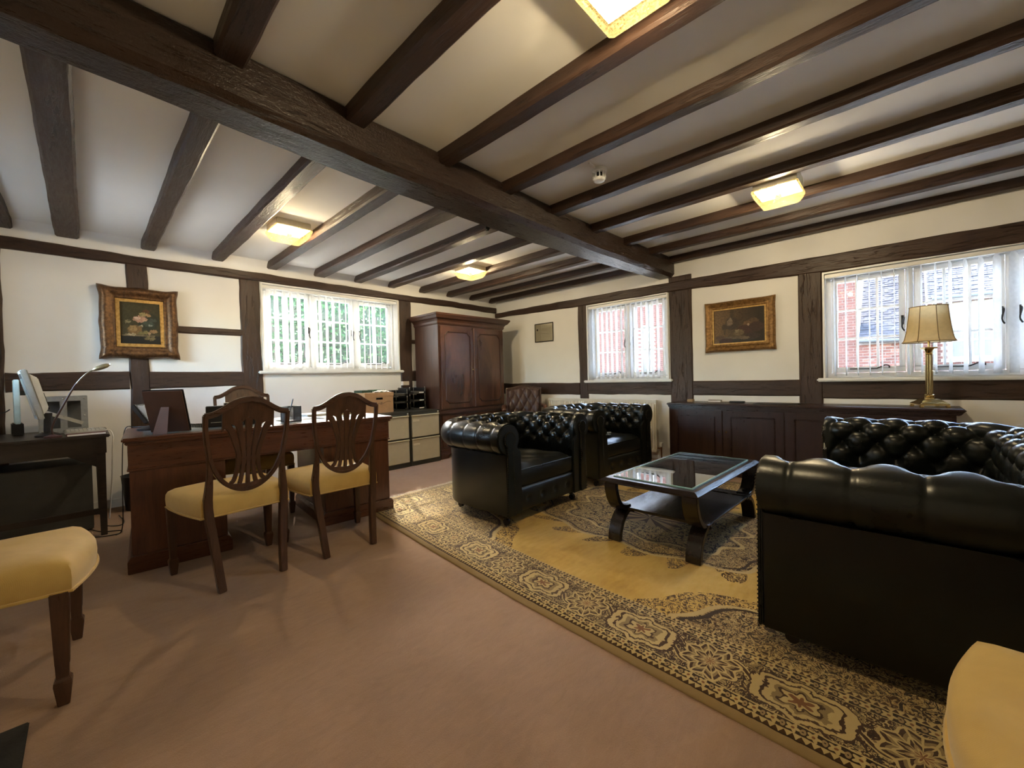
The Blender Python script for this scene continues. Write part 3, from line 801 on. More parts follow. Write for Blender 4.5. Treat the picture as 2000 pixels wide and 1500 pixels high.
# the magazine on the second armchair
def magazine_mat():
    t = NT('magazine_cover'); x, y, z = t.xyz(); co = t.coords('Object'); a = t.noise(co, 9, 3)
    c = t.ramp(a, [(.35, (.02, .03, .04)), (.5, (.35, .42, .48)), (.62, (.75, .78, .80))]); t.set(c, .12, spec=.6); return t.mat
mg = MB().box(-.105, .105, -.145, .145, 0, .006).build('magazine', magazine_mat(), None, bevel=.001, loc=(3.74, 2.36, .470), rotz=.5)
tag(mg, 'glossy magazine lying on the club armchair seat', 'magazine')
# ------------------------------------------------------------------ shield-back chairs
W_CH = dict(dark=(.035, .015, .008), light=(.105, .048, .024))
M_CHZ = wood('mahogany_z', axis='z', rough=.32, **W_CH); M_CHX = wood('mahogany_x', axis='x', rough=.30, **W_CH)
M_SEAT = fabric('gold_damask', (.50, .33, .095), (.62, .43, .14))
def shield_chair(label, loc, rotz, group=None, tilt=.16):
    """faces local +y; rear legs at y=0, front of the seat at y=.46"""
    T = thing('shield_back_chair', label, 'chair', loc, rotz, group)
    ZS = .472
    # seat: bowed front, wider at the front, domed top
    fw, bw, dp = .270, .215, .45
    def edge(n=64):
        pts = []
        for i in range(n):
            f = i/n*4; k = int(f); q = f-k
            if k == 0: x = lerp(-bw, bw, q); pts.append((x, .0))
            elif k == 1: pts.append((lerp(bw, fw, q)+.012*math.sin(PI*q), lerp(0, dp, q)))
            elif k == 2: x = lerp(fw, -fw, q); pts.append((x, dp+.050*math.sin(PI*q)))
            else: pts.append((lerp(-fw, -bw, q)-.012*math.sin(PI*q), lerp(dp, 0, q)))
        return pts
    E_ = edge(); cx, cy = 0, .235
    def ring(s, z): return [(cx+(p[0]-cx)*s, cy+(p[1]-cy)*s, z) for p in E_]
    st = MB().loft([ring(.985, ZS-.085), ring(1.0, ZS-.075), ring(1.008, ZS-.04), ring(1.0, ZS-.012), ring(.965, ZS+.006), ring(.86, ZS+.022), ring(.62, ZS+.033), ring(.3, ZS+.037), ring(.03, ZS+.038)], True, True)
    s_o = st.build('seat', M_SEAT, T, smooth=60)
    MB().tube([(p[0]*1.006, cy+(p[1]-cy)*1.006, ZS-.083) for p in E_]+[(E_[0][0]*1.006, cy+(E_[0][1]-cy)*1.006, ZS-.083)], .0055, 6).build('piping', M_SEAT, s_o, smooth=60)
    # front legs: square taper with spade feet
    for s in (-1, 1):
        lx, ly = s*.252, dp-.03; z1 = ZS-.08
        lg = MB().loft([[(lx+a*h, ly+b*h, z) for a, b in ((-1, -1), (1, -1), (1, 1), (-1, 1))] for z, h in ((z1, .024), (.095, .0155), (.088, .0215), (.075, .0225), (.0, .0145))])
        lo = lg.build('leg', M_CHZ, T, bevel=.002)
        rd = MB()
        for q in (-1, 1):
            for dx in (-.008, 0, .008): rd.bar((lx+dx, ly+q*.0232, z1-.03), (lx+dx*.75, ly+q*.0166, .14), .0045, .003, up=(0, 1, 0))
        rd.build('reeding', M_CHZ, lo)
    # rear legs: one curved piece from the floor to the shield
    def yb(z): return -.0-(z-.48)*tilt*.9 if z > .48 else -.06*((.48-z)/.48)**1.6
    for s in (-1, 1):
        pts = smooth_pts([(s*.150, yb(0), 0), (s*.165, yb(.2), .2), (s*.182, yb(.38), .38), (s*.186, yb(.46), .46), (s*.180, yb(.55), .55), (s*.178, yb(.64), .64), (s*.185, yb(.72), .72)], 4)
        n = len(pts); ws = [lerp(.036, .040, min(1, p.z/.4)) if p.z < .46 else lerp(.040, .016, (p.z-.46)/.27) for p in pts]
        MB().sweep(pts, ws, [w_*.95 for w_ in ws], (0, 1, 0)).build('leg', M_CHZ, T, bevel=.003, smooth=40)
    # shield frame
    zt, zb = .925, .505
    def P(x, z): return (x, yb(z), z)
    top = [P(-.205, zt), P(-.165, zt+.005), P(-.12, zt+.028), P(-.06, zt+.066), P(0, zt+.078), P(.06, zt+.066), P(.12, zt+.028), P(.165, zt+.005), P(.205, zt)]
    tp = smooth_pts(top, 4)
    bk = MB().sweep(tp, [.030]*len(tp), [.030]*len(tp), (0, 1, 0)).build('crest_rail', M_CHX, T, bevel=.006, smooth=40)
    side = [P(-.198, zt+.006), P(-.197, .85), P(-.188, .76), P(-.168, .66), P(-.125, .575), P(-.065, .522), P(0, zb), P(.065, .522), P(.125, .575), P(.168, .66), P(.188, .76), P(.197, .85), P(.198, zt+.006)]
    sp = smooth_pts(side, 4)
    MB().sweep(sp, [.022]*len(sp), [.028]*len(sp), (0, 1, 0)).build('shield_frame', M_CHZ, T, bevel=.005, smooth=40)
    # pierced splat: solid head under the crest, five ribs pinched at the waist, solid foot
    xs = [lerp(-.125, .125, i/20) for i in range(21)]
    head = [(x, zt+.078-.070*(abs(x)/.125)**1.7) for x in xs]+[(x, zt-.035-.055*(abs(x)/.125)**2+.018*math.cos(x/.125*PI*2.5)) for x in reversed(xs)]
    hm = MB(); hm.loft([[(x, yb(z)-.006, z) for x, z in head], [(x, yb(z)+.006, z) for x, z in head]]); hm.build('splat_head', M_CHZ, T)
    for i in range(5):
        k = (i-2)/2
        rp = smooth_pts([P(k*.112, zt-.02-.03*k*k), P(k*.085, .84), P(k*.056, .74), P(k*.047, .70), P(k*.050, .64), P(k*.066, .57), P(k*.085, .528+.02*k*k)], 4)
        ws = [interp(p.z, [.52, .60, .68, .74, .84, .90], [.023, .020, .026, .024, .031, .040]) for p in rp]
        MB().sweep(rp, ws, [.013]*len(rp), (0, 1, 0)).build('splat_rib', M_CHZ, T, bevel=.003, smooth=40)
    MB().loft([[(x, yb(z)+d, z) for x, z in ((-.056, .665), (.056, .665), (.050, .690), (-.050, .690))] for d in (-.006, .006)]).build('splat_waist', M_CHZ, T)
    MB().loft([[(x, yb(z)+d, z) for x, z in ((-.06, .515), (0, .500), (.06, .515), (.088, .548), (.0, .536), (-.088, .548))] for d in (-.008, .008)]).build('splat_foot', M_CHZ, T)
    return T
shield_chair('gold seated shield-back chair drawn up at the photo frame end of the desk front', (.612, 2.655, 0), d2(5))
shield_chair('gold seated shield-back chair drawn up at the rug end of the desk front', (1.155, 2.635, 0), d2(-2))
shield_chair('gold seated shield-back chair behind the desk, on the window side', (.955, 4.16, 0), PI+d2(-4)).scale = (1.0, 1.0, 1.06)
shield_chair('gold seated shield-back chair set apart on the carpet against the plaster wall', (-.485, 2.375, 0), -PI/2-d2(3.2))
shield_chair('gold seated shield-back chair standing beside the outer side of the sofa', (1.075, -.552, 0), 0)

# ------------------------------------------------------------------ pedestal desk
W_D = dict(dark=(.050, .016, .008), light=(.155, .056, .026))
M_DX = wood('desk_mahogany_x', axis='x', rough=.30, **W_D); M_DZ = wood('desk_mahogany_z', axis='z', rough=.33, **W_D)
M_BRASS = plain('brass', (.62, .48, .22), .16, 1.0)
DESK_R = -4.3
def desk():
    T = thing('pedestal_desk', 'reddish brown mahogany pedestal desk with moulded top', 'desk', (.16, 3.25, 0), d2(DESK_R))
    L, D, Hh = 1.60, .76, .79
    MB().box(-.025, L+.025, -.03, D+.03, Hh-.026, Hh).build('desktop', M_DX, T, bevel=.008, seg=3)
    MB().box(-.012, L+.012, -.017, D+.017, Hh-.042, Hh-.026).build('top_moulding', M_DX, T, bevel=.005)
    lea = MB().box(.07, L-.07, .07, D-.07, Hh, Hh+.0012).build('leather_inset', plain('blue_grey_leather', (.10, .12, .13), .3), T)
    fz0, fz1 = .605, Hh-.042
    MB().box(0, L, 0, D, fz0, fz1).build('frieze', M_DX, T, bevel=.003)
    MB().box(-.006, L+.006, -.006, D+.006, fz0-.010, fz0).build('frieze_bead', M_DX, T, bevel=.003)
    for x0, x1 in ((.004, .465), (1.08, L-.004)):
        p = MB().box(x0, x1, .01, D-.01, .03, fz0-.010).build('pedestal', M_DZ, T, bevel=.003)
        MB().prism([(x0-.022, 0), (x1+.022, 0), (x1+.022, .075), (x1+.008, .095), (x1, .10), (x0, .10), (x0-.008, .095), (x0-.022, .075)], 'y', -.012, D+.012).build('plinth', M_DX, p, bevel=.003)
        for k in range(3):
            dz = .11+k*.155
            dr = MB().box(x0+.02, x1-.02, D-.012, D+.004, dz, dz+.145).build('drawer', M_DX, p, bevel=.003)
            for s in (-1, 1): MB().sph(((x0+x1)/2+s*.1, D+.014, dz+.075), .013, 10, 6).build('knob', M_BRASS, dr, smooth=60)
    for k in range(3):
        x0 = .02+k*(L-.04)/3; dr = MB().box(x0+.006, x0+(L-.04)/3-.006, D-.004, D+.006, fz0+.012, fz1-.012).build('drawer', M_DX, T, bevel=.003)
        MB().sph((x0+(L-.04)/6, D+.016, (fz0+fz1)/2), .013, 10, 6).build('knob', M_BRASS, dr, smooth=60)
desk()
def dk(lx, ly, z=.7915):
    c, s = math.cos(d2(DESK_R)), math.sin(d2(DESK_R)); return (.16+lx*c-ly*s, 3.25+lx*s+ly*c, z)

# things on the desk
M_BROWNV = plain('frame_back_board', (.085, .038, .022), .6)
M_BLK = plain('black_plastic', (.010, .010, .011), .35); M_PAPER = plain('paper', (.80, .80, .78), .8, var=.02)
M_GREYPL = plain('grey_plastic', (.42, .43, .42), .5)
def photo_frame():
    T = thing('photo_frame', 'brown backed photo frame standing on the desk with its strut towards the chairs', 'photo frame', dk(.20, .19), d2(-32))
    R = Matrix.Rotation(d2(17), 4, 'X')
    MB().box(-.105, .105, 0, .012, 0, .275).xf(R).build('backing', M_BROWNV, T, bevel=.002)
    MB().box(-.110, .110, .012, .024, -.003, .280).xf(R).build('moulding', M_BLK, T, bevel=.003)
    # easel strut hinged two thirds up
    h = .17; yt, zt = -math.sin(d2(17))*h, math.cos(d2(17))*h
    MB().loft([[(-.022, yt, zt), (.022, yt, zt), (.022, yt+.004, zt), (-.022, yt+.004, zt)], [(-.038, -.115, 0), (.038, -.115, 0), (.038, -.111, 0), (-.038, -.111, 0)]]).build('strut', plain('strut_board', (.16, .085, .06), .6), T)
photo_frame()
def phone():
    T = thing('desk_phone', 'black conference phone unit tilted on a stand behind the photo frame', 'phone', dk(.12, .50), d2(-30))
    MB().lathe((0, 0, 0), [(.085, 0), (.085, .012), (.05, .024), (.025, .03)], 20).build('base', M_BLK, T, smooth=40)
    MB().bar((0, 0, .02), (.0, .0, .075), .03, .03, up=(0, 1, 0)).build('stem', M_BLK, T)
    R = Matrix.Translation((0, 0, .05)) @ Matrix.Rotation(d2(-32), 4, 'Y')
    MB().box(-.014, .014, -.075, .075, 0, .145).xf(R).build('screen_body', M_BLK, T, bevel=.005)
    MB().box(.0141, .0155, -.062, .062, .015, .13).xf(R).build('screen', plain('dim_screen', (.03, .03, .035), .15), T)
phone()
# coiled cord behind the photo frame
pts = []
for i in range(140):
    t = i/139; p = dk(.30+.085*t, .26+.03*t, .806); a = t*2*PI*13
    pts.append((p[0], p[1]+.012*math.cos(a), p[2]+.012*math.sin(a)+.012*(1-t)))
tag(MB().tube(pts, .0024, 6).build('coiled_cord', M_BLK, None, smooth=60), 'coiled black telephone cord lying on the desk', 'cord')
spk = thing('speaker', 'small black box speaker on the desk', 'speaker', dk(.455, .33), d2(-8))
MB().box(-.055, .055, -.05, .05, 0, .145).build('case', M_BLK, spk, bevel=.004); MB().box(-.03, .03, -.0515, -.05, .03, .034).build('badge', M_GREYPL, spk)
MB().lathe((0, 0, 0), [(.035, 0), (.035, .003), (.02, .005)], 18).xf(Matrix.Translation((0, .05, .07)) @ Matrix.Rotation(-PI/2, 4, 'X')).build('cone', M_GREYPL, spk, smooth=40)
fo = thing('picture_stand', 'black backed picture stand with pale edge behind the chair back', 'photo frame', dk(.60, .27), d2(-4))
R = Matrix.Rotation(d2(6), 4, 'X')
MB().box(-.10, .10, 0, .006, 0, .165).xf(R).build('backing', M_BLK, fo, bevel=.001); MB().box(-.104, .104, .006, .014, -.001, .168).xf(R).build('mount', M_PAPER, fo, bevel=.001)
MB().bar((0, -.012, .11), (0, -.055, .003), .04, .004, up=(1, 0, 0)).build('strut', M_BLK, fo)
def mesh_mat():
    t = NT('wire_mesh'); x, y, z = t.xyz(); g = ((x*1400).sin()*(z*1400).sin()).gt(-.05); tr = t.n('ShaderNodeBsdfTransparent'); mx = t.n('ShaderNodeMixShader')
    t.set((.10, .10, .10), .4, .6); t.ln(g, mx.inputs[0]); t.ln(t.b.outputs[0], mx.inputs[1]); t.ln(tr.outputs[0], mx.inputs[2]); t.ln(mx.outputs[0], t.out.inputs[0]); return t.mat
pp = thing('pen_pot', 'square wire mesh pen pot holding one pen', 'pen pot', dk(.915, .22), .2)
MB().box(-.05, .05, -.05, .05, 0, .008).box(-.052, .052, -.052, -.046, .112, .118).box(-.052, .052, .046, .052, .112, .118).box(-.052, -.046, -.046, .046, .112, .118).box(.046, .052, -.046, .046, .112, .118).box(-.052, -.047, -.052, -.047, 0, .112).box(.047, .052, -.052, -.047, 0, .112).box(-.052, -.047, .047, .052, 0, .112).box(.047, .052, .047, .052, 0, .112).build('rim_and_base', M_BLK, pp)
for a, b, c, d in ((-.05, .05, -.05, -.049), (-.05, .05, .049, .05), (-.05, -.049, -.049, .049), (.049, .05, -.049, .049)): MB().box(a, b, c, d, .008, .112).build('mesh_side', mesh_mat(), pp)
pen = MB().tube([(-.02, .02, .012), (.025, .025, .168)], [.004]*2, 8).tube([(.025, .025, .168), (.027, .0253, .175)], [.003, .001], 8).build('pen', M_BLK, None, loc=dk(.915, .22), smooth=40); tag(pen, 'dark pen sticking up out of the mesh pot', 'pen')
rg = random.Random(11)
for i, (lx, ly, w_, h_, a, lab) in enumerate(((.98, .40, .25, .19, 3, 'white sheet of paper on the desk beside the pen pot'), (1.22, .36, .17, .24, -5, 'loose white paper on the desk under the shield-back crest'), (1.46, .34, .24, .18, 4, 'white paper sheet lying near the rug end of the desk'))):
    p = MB().grid(8, 8, lambda u, v: ((u-.5)*w_, (v-.5)*h_, .002+.004*(abs(u-.5)*2)**3)).build('paper', M_PAPER, None, smooth=60, loc=dk(lx, ly, .793), rotz=d2(a)); tag(p, lab, 'paper')
for i, (lx, ly, w_, h_, t_, a, c, lab) in enumerate(((1.20, .63, .22, .22, .022, 5, (.62, .60, .55), 'pale bound report lying flat at the back of the desk'), (1.47, .60, .20, .26, .030, -4, (.50, .42, .25), 'buff card folder lying at the back corner of the desk'))):
    b = MB().box(-w_/2, w_/2, -h_/2, h_/2, 0, t_).build('document_folder', plain('folder_card_%d' % i, c, .7), None, bevel=.002, loc=dk(lx, ly), rotz=d2(a)); tag(b, lab, 'folder')
pts = smooth_pts([dk(.12, .60, .80), dk(.03, .74, .80), dk(-.03, .75, .78), dk(-.05, .76, .5), dk(-.06, .80, .1), dk(-.1, .9, .012)], 6)
tag(MB().tube(pts, .003, 6).build('phone_cable', M_BLK, None, smooth=60), 'thin black cable running off the desk end beside the computer table', 'cable')
# ------------------------------------------------------------------ wardrobe
W_W = dict(dark=(.034, .014, .009), light=(.100, .044, .027))
def flame(name):
    t = NT(name); x, y, z = t.xyz(); co = t.coords('Object'); n = t.noise(t.coords('Object', (2.2, 2.2, .8)), 1.6, 5, .6, 1.5); f = t.noise(t.coords('Object', (30, 30, 3)), 2, 4)
    wv = ((abs(x)*9+z*5+n*9).sin()*.5+.5)
    t.set(t.ramp(n*.45+wv*.2+f*.25, [(.25, (.034, .013, .008)), (.5, (.085, .036, .021)), (.72, (.155, .070, .042))]), .26, spec=.5); t.b.inputs['Coat Weight'].default_value = .35; t.b.inputs['Coat Roughness'].default_value = .18
    t.bump(f, .08, .004); return t.mat
M_WZ = wood('wardrobe_mahogany_z', axis='z', rough=.32, coat=.2, **W_W); M_WX = wood('wardrobe_mahogany_x', axis='x', rough=.32, coat=.2, **W_W); M_FLAME = flame('flame_mahogany')
M_DARKW = plain('dark_beading_wood', (.04, .014, .008), .5)  # darker wood for the door beading
def wardrobe():
    T = thing('wardrobe', 'tall polished mahogany linen press with two panelled doors', 'wardrobe', (3.32, 4.55, 0))
    W, D, zl, zt = 1.27, .58, .62, 1.84
    MB().box(-.0, W, .0, D, .13, zl).build('base_case', M_WX, T, bevel=.003)
    MB().prism([(-.03, zl-.005), (W+.03, zl-.005), (W+.035, zl+.012), (W+.02, zl+.03), (W, zl+.04), (0, zl+.04), (-.02, zl+.03), (-.035, zl+.012)], 'y', -.03, D).build('waist_moulding', M_WX, T, bevel=.004)
    MB().box(.015, W-.015, .015, D, zl+.035, zt+.03).build('upper_case', M_WZ, T, bevel=.003)
    # two long drawers below
    for k in range(2):
        z0 = .16+k*.225; dr = MB().box(.03, W-.03, -.012, .004, z0, z0+.205).build('drawer', M_FLAME, T, bevel=.004)
        for s in (.25, .75):
            c = (W*s, -.03, z0+.10); MB().lathe((0, 0, 0), [(.024, 0), (.028, .006), (.022, .014), (.010, .02)], 16).xf(Matrix.Translation((W*s, -.012, z0+.10)) @ Matrix.Rotation(PI/2, 4, 'X')).build('knob', M_WZ, dr, smooth=40)
    # bracket feet and plinth
    MB().box(-.018, W+.018, -.02, D, .10, .135).build('plinth_moulding', M_WX, T, bevel=.008)
    for s in (0, 1):
        def fx(x): return x if s == 0 else W-x
        MB().prism([(fx(-.012), 0), (fx(.13), 0), (fx(.125), .03), (fx(.15), .055), (fx(.20), .075), (fx(.24), .10), (fx(-.012), .10)], 'y', -.014, .02).build('bracket_foot', M_WX, T, bevel=.003)
        MB().prism([(D, 0), (D-.12, 0), (D-.13, .05), (D-.22, .10), (D, .10)], 'x', fx(-.010), fx(.02)).build('bracket_foot', M_WX, T, bevel=.003)
        MB().prism([(-.012, 0), (.12, 0), (.13, .05), (.22, .10), (-.012, .10)], 'x', fx(-.011), fx(.02)).build('bracket_foot', M_WX, T, bevel=.003)
    # doors with raised beading whose corners are indented
    zd0, zd1 = zl+.06, zt-.02
    for k in range(2):
        x0 = .035+k*(W/2-.030); x1 = x0+(W-.07)/2-.003
        d = MB().box(x0, x1, -.008, .014, zd0, zd1).build('door', M_FLAME, T, bevel=.004)
        i, q = .075, .045; a, b, c, e = x0+i, x1-i, zd0+i, zd1-i
        loop = [(a+q, c), (b-q, c)]+[(b-q*(1-math.sin(t)), c+q*(1-math.cos(t))) for t in [PI/2*j/5 for j in range(0, 6)]][0:0]
        loop = []
        for (px, pz, ax, az) in ((a, c, 1, 1), (b, c, -1, 1), (b, e, -1, -1), (a, e, 1, -1)):
            seq = [(px, pz+az*q), (px+ax*q*.30, pz+az*q*.95), (px+ax*q*.62, pz+az*q*.62), (px+ax*q*.95, pz+az*q*.30), (px+ax*q, pz)]
            if (ax*az) < 0: seq = seq[::-1]
            loop += seq
        loop.append(loop[0])
        MB().tube([(p[0], -.010, p[1]) for p in loop], .008, 8, cap=False).build('beading', M_DARKW, d, smooth=50)
        if k == 0:
            MB().tube([(x1+.001, -.014, zd0), (x1+.001, -.014, zd1)], .011, 8).build('meeting_bead', M_WZ, d, smooth=50)
            MB().lathe((0, 0, 0), [(.011, 0), (.011, .003), (.006, .004)], 12).xf(Matrix.Translation((x1-.03, -.008, 1.22)) @ Matrix.Rotation(PI/2, 4, 'X')).build('escutcheon', M_BRASS, d, smooth=40)
        else:
            MB().lathe((0, 0, 0), [(.011, 0), (.011, .003), (.006, .004)], 12).xf(Matrix.Translation((x0+.03, -.008, 1.22)) @ Matrix.Rotation(PI/2, 4, 'X')).build('escutcheon', M_BLACK, d, smooth=40)
    # stepped cornice
    cor = [(0, zt+.0), (.012, zt+.02), (.012, zt+.045), (.03, zt+.07), (.055, zt+.085), (.075, zt+.115), (.085, zt+.125), (.085, zt+.15)]
    rings = [[(-o+.01, -o+.01, z), (W+o-.01, -o+.01, z), (W+o-.01, D, z), (-o+.01, D, z)] for o, z in cor]
    MB().loft(rings).build('cornice', M_WX, T, bevel=.003)
wardrobe()

# ------------------------------------------------------------------ filing cabinets
M_CREAM = plain('cream_enamel', (.50, .45, .31), .42, var=.02); M_OLIVE = plain('dark_olive_steel', (.032, .032, .026), .45, var=.03); M_CHROME = plain('chrome', (.75, .75, .73), .2, 1.0)
def filing(label, x):
    T = thing('filing_cabinet', label, 'filing cabinet', (x, 4.50, 0), 0, 'two-drawer filing cabinets'); W, D, Hh = .455, .60, .69
    MB().box(0, W, .0, D, .0, Hh).build('case', M_OLIVE, T, bevel=.003)
    for z0, z1 in ((.06, .345), (.365, .645)):
        d = MB().box(.022, W-.022, -.012, .002, z0, z1-.018).box(.018, W-.018, -.018, .002, z1-.018, z1).build('drawer', M_CREAM, T, bevel=.003)
        MB().box(.028, .125, -.020, -.012, z1-.085, z1-.062).build('label_holder', plain('pale_steel', (.68, .62, .45), .35), d, bevel=.003)
        MB().tube([(.03, -.019, z1-.008), (W-.03, -.019, z1-.008)], .006, 8).build('handle', M_CREAM, d, smooth=50)
    MB().lathe((0, 0, 0), [(.013, 0), (.013, .006), (.009, .008)], 14).xf(Matrix.Translation((W-.03, 0, Hh-.028)) @ Matrix.Rotation(PI/2, 4, 'X')).build('lock', M_CHROME, T, smooth=40)
filing('cream fronted two-drawer filing cabinet next to the wardrobe', 2.822); filing('cream fronted two-drawer filing cabinet half hidden by the desk', 2.362)
M_CARD = plain('brown_cardboard', (.42, .25, .125), .8, var=.05)
def archive_box():
    T = thing('archive_box', 'brown cardboard archive box with hand hole and pen scribble', 'box', (2.335, 4.70, .691))
    W, D, Hh = .375, .36, .25
    m = MB()   # front with a hand hole: four strips round it
    hx0, hx1, hz0, hz1 = W/2-.045, W/2+.045, .165, .190
    m.box(0, hx0, 0, .004, 0, .24).box(hx1, W, 0, .004, 0, .24).box(hx0, hx1, 0, .004, 0, hz0).box(hx0, hx1, 0, .004, hz1, .24)
    m.box(0, .004, .004, D, 0, .24).box(W-.004, W, .004, D, 0, .24).box(.004, W-.004, D-.004, D, 0, .24).box(.004, W-.004, .004, D-.004, 0, .004)
    m.build('carton', M_CARD, T)
    MB().box(.01, W-.01, .03, .034, .01, .23).build('hole_shade_sheet', M_BLK, T)  # thin black sheet standing in for the shade behind the hand hole
    MB().box(-.006, W+.006, -.006, D+.006, .205, .252).build('lid', M_CARD, T, bevel=.002)
    ink = MB(); pts = [(.03+.05*math.cos(a), -.001, .135+.022*math.sin(a)) for a in [i*.35 for i in range(4, 15)]]
    ink.tube(pts, .0022, 5); ink.tube(smooth_pts([(.10, -.001, .10), (.15, -.001, .125), (.13, -.001, .10), (.22, -.001, .13), (.20, -.001, .105), (.30, -.001, .14), (.34, -.001, .13)], 5), .0018, 5)
    ink.build('scribble', M_BLACK, T)
archive_box()
for i, (x, y, w_, h_, t_, a, c, lab, nm) in enumerate(((2.43, 4.94, .14, .19, .030, 4, (.02, .05, .025), 'dark green book lying on the archive box lid', 'book'), (2.61, 4.94, .16, .19, .032, -6, (.03, .10, .04), 'green book on the archive box under crumpled paper', 'book'))):
    tag(MB().box(-w_/2, w_/2, -h_/2, h_/2, 0, t_).build(nm, plain('green_cloth_%d' % i, c, .6), None, bevel=.002, loc=(x, y, .944), rotz=d2(a)), lab, nm)
rgc = random.Random(5)
tag(MB().grid(12, 12, lambda u, v: ((u-.5)*.20+rgc.uniform(-.006, .006), (v-.5)*.09+rgc.uniform(-.006, .006), .004+.022*math.sin(PI*u)*math.sin(PI*v)+rgc.uniform(0, .010))).build('crumpled_paper', M_PAPER, None, loc=(2.58, 4.765, .9445), rotz=.1), 'crumpled white paper on top of the archive box', 'paper')
M_TRAYP = plain('shaded_paper', (.06, .06, .06), .8)  # paper coloured near black, shade of the trays painted in
def tray_stack(label, x, n, ht, caps):
    T = thing('letter_tray_stack', label, 'letter tray', (x, 4.78, .691)); W, D = .245, .32
    for k in range(n):
        z = k*ht
        t = MB().box(0, W, 0, D, z, z+.006).box(0, .005, 0, D, z+.006, z+ht*.8).box(W-.005, W, 0, D, z+.006, z+ht*.8).box(.005, W-.005, D-.005, D, z+.006, z+ht*.8).box(.005, .05, 0, .005, z+.006, z+.03).box(W-.05, W-.005, 0, .005, z+.006, z+.03).build('tray', M_BLK, T, bevel=.002)
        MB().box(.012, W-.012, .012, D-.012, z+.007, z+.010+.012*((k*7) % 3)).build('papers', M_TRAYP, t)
        if caps: MB().box(W*.55, W*.85, -.003, .0, z+.012, z+.024).build('label_slip', M_PAPER, t)
    for px, py in ((.004, .02), (W-.004, .02), (.004, D-.02), (W-.004, D-.02)): MB().tube([(px, py, .0), (px, py, n*ht-.01)], .005, 6).build('riser', M_CHROME, T, smooth=50)
tray_stack('black plastic letter trays with chrome risers next to archive box', 2.735, 3, .095, False); tray_stack('black plastic letter trays with white label slips beside wardrobe', 3.015, 3, .105, True)
tag(MB().box(-.05, .05, -.03, .03, 0, .055).build('card_box', plain('pale_card', (.62, .55, .45), .8), None, bevel=.003, loc=(3.06, 4.98, 1.02), rotz=.1), 'small pale card box on top of the letter trays', 'box')

# ------------------------------------------------------------------ sideboard
W_S = dict(dark=(.014, .006, .005), light=(.042, .017, .013))
M_SY = wood('sideboard_wood_y', axis='x', rough=.30, **W_S); M_SZ = wood('sideboard_wood_z', axis='z', rough=.32, **W_S)
def sideboard():
    # local x runs away from the corner post towards the lamp, local y towards the wall
    T = thing('sideboard', 'long dark mahogany sideboard with panelled doors under the windows', 'sideboard', (4.60, 1.95, 0), -PI/2); L, D, Hh = 2.285, .42, .752
    MB().box(-.02, L+.0, -.012, D, Hh-.024, Hh).build('top', M_SY, T, bevel=.008, seg=3)
    MB().prism([(-.0, Hh-.05), (L-.03, Hh-.05), (L-.008, Hh-.024), (-.012, Hh-.024)], 'y', .004, D).build('top_moulding', M_SY, T, bevel=.004)
    L2 = L-.05
    MB().box(.0, L2, .02, D, .09, Hh-.05).build('carcase', M_SY, T, bevel=.003)
    MB().box(-.012, L2+.012, .005, D, .0, .09).build('plinth', M_SY, T, bevel=.006)
    n = 4; w_ = (L2-.04)/n
    for i in range(n):
        x0 = .02+i*w_; d = MB().box(x0+.004, x0+w_-.004, .008, .022, .11, Hh-.07).build('door', M_SZ, T, bevel=.003)
        a, b, c, e = x0+.075, x0+w_-.075, .17, Hh-.13
        MB().box(a, b, .002, .008, c, c+.012).box(a, b, .002, .008, e-.012, e).box(a, a+.012, .002, .008, c+.012, e-.012).box(b-.012, b, .002, .008, c+.012, e-.012).build('panel_moulding', M_SY, d, bevel=.003)
        MB().lathe((0, 0, 0), [(.006, 0), (.006, .003), (.008, .008), (.004, .012)], 12).xf(Matrix.Translation((x0+(w_-.035 if i % 2 == 0 else .035), .008, .46)) @ Matrix.Rotation(PI/2, 4, 'X')).build('knob', M_BRASS, d, smooth=40)
sideboard()
def on_sb(lx, ly, z=.753): return (4.60+ly, 1.95-lx, z)
tag(MB().box(-.045, .045, -.03, .03, 0, .030).build('small_box', plain('tan_box', (.42, .30, .17), .6), None, bevel=.004, loc=on_sb(.16, .25), rotz=.1), 'small tan box at the corner-post end of the sideboard', 'box')
bk = thing('book', 'brown leather book lying flat on the sideboard', 'book', on_sb(.42, .26), .05); MB().box(-.03, .03, -.065, .065, 0, .004).box(-.03, .03, -.065, .065, .020, .024).box(.026, .03, -.065, .065, .004, .020).build('cover', plain('brown_cover', (.12, .075, .04), .5), bk); MB().box(-.028, .026, -.062, .062, .004, .020).build('pages', M_PAPER, bk)
rm = thing('remote_control', 'slim black remote control on the sideboard', 'remote', on_sb(.65, .24), .08); MB().box(-.022, .022, -.075, .075, 0, .018).build('case', M_BLK, rm, bevel=.005); MB().box(-.012, .012, -.055, .045, .018, .0195).build('keypad', M_GREYPL, rm)
tr = thing('blotter', 'thin dark leather blotter mat on the sideboard', 'mat', on_sb(1.02, .20), 0); MB().box(-.10, .10, -.19, .19, 0, .005).build('mat', M_BLK, tr, bevel=.002); MB().box(-.085, .085, -.175, .175, .005, .0062).build('pad', plain('blotting_pad', (.06, .05, .045), .7), tr)

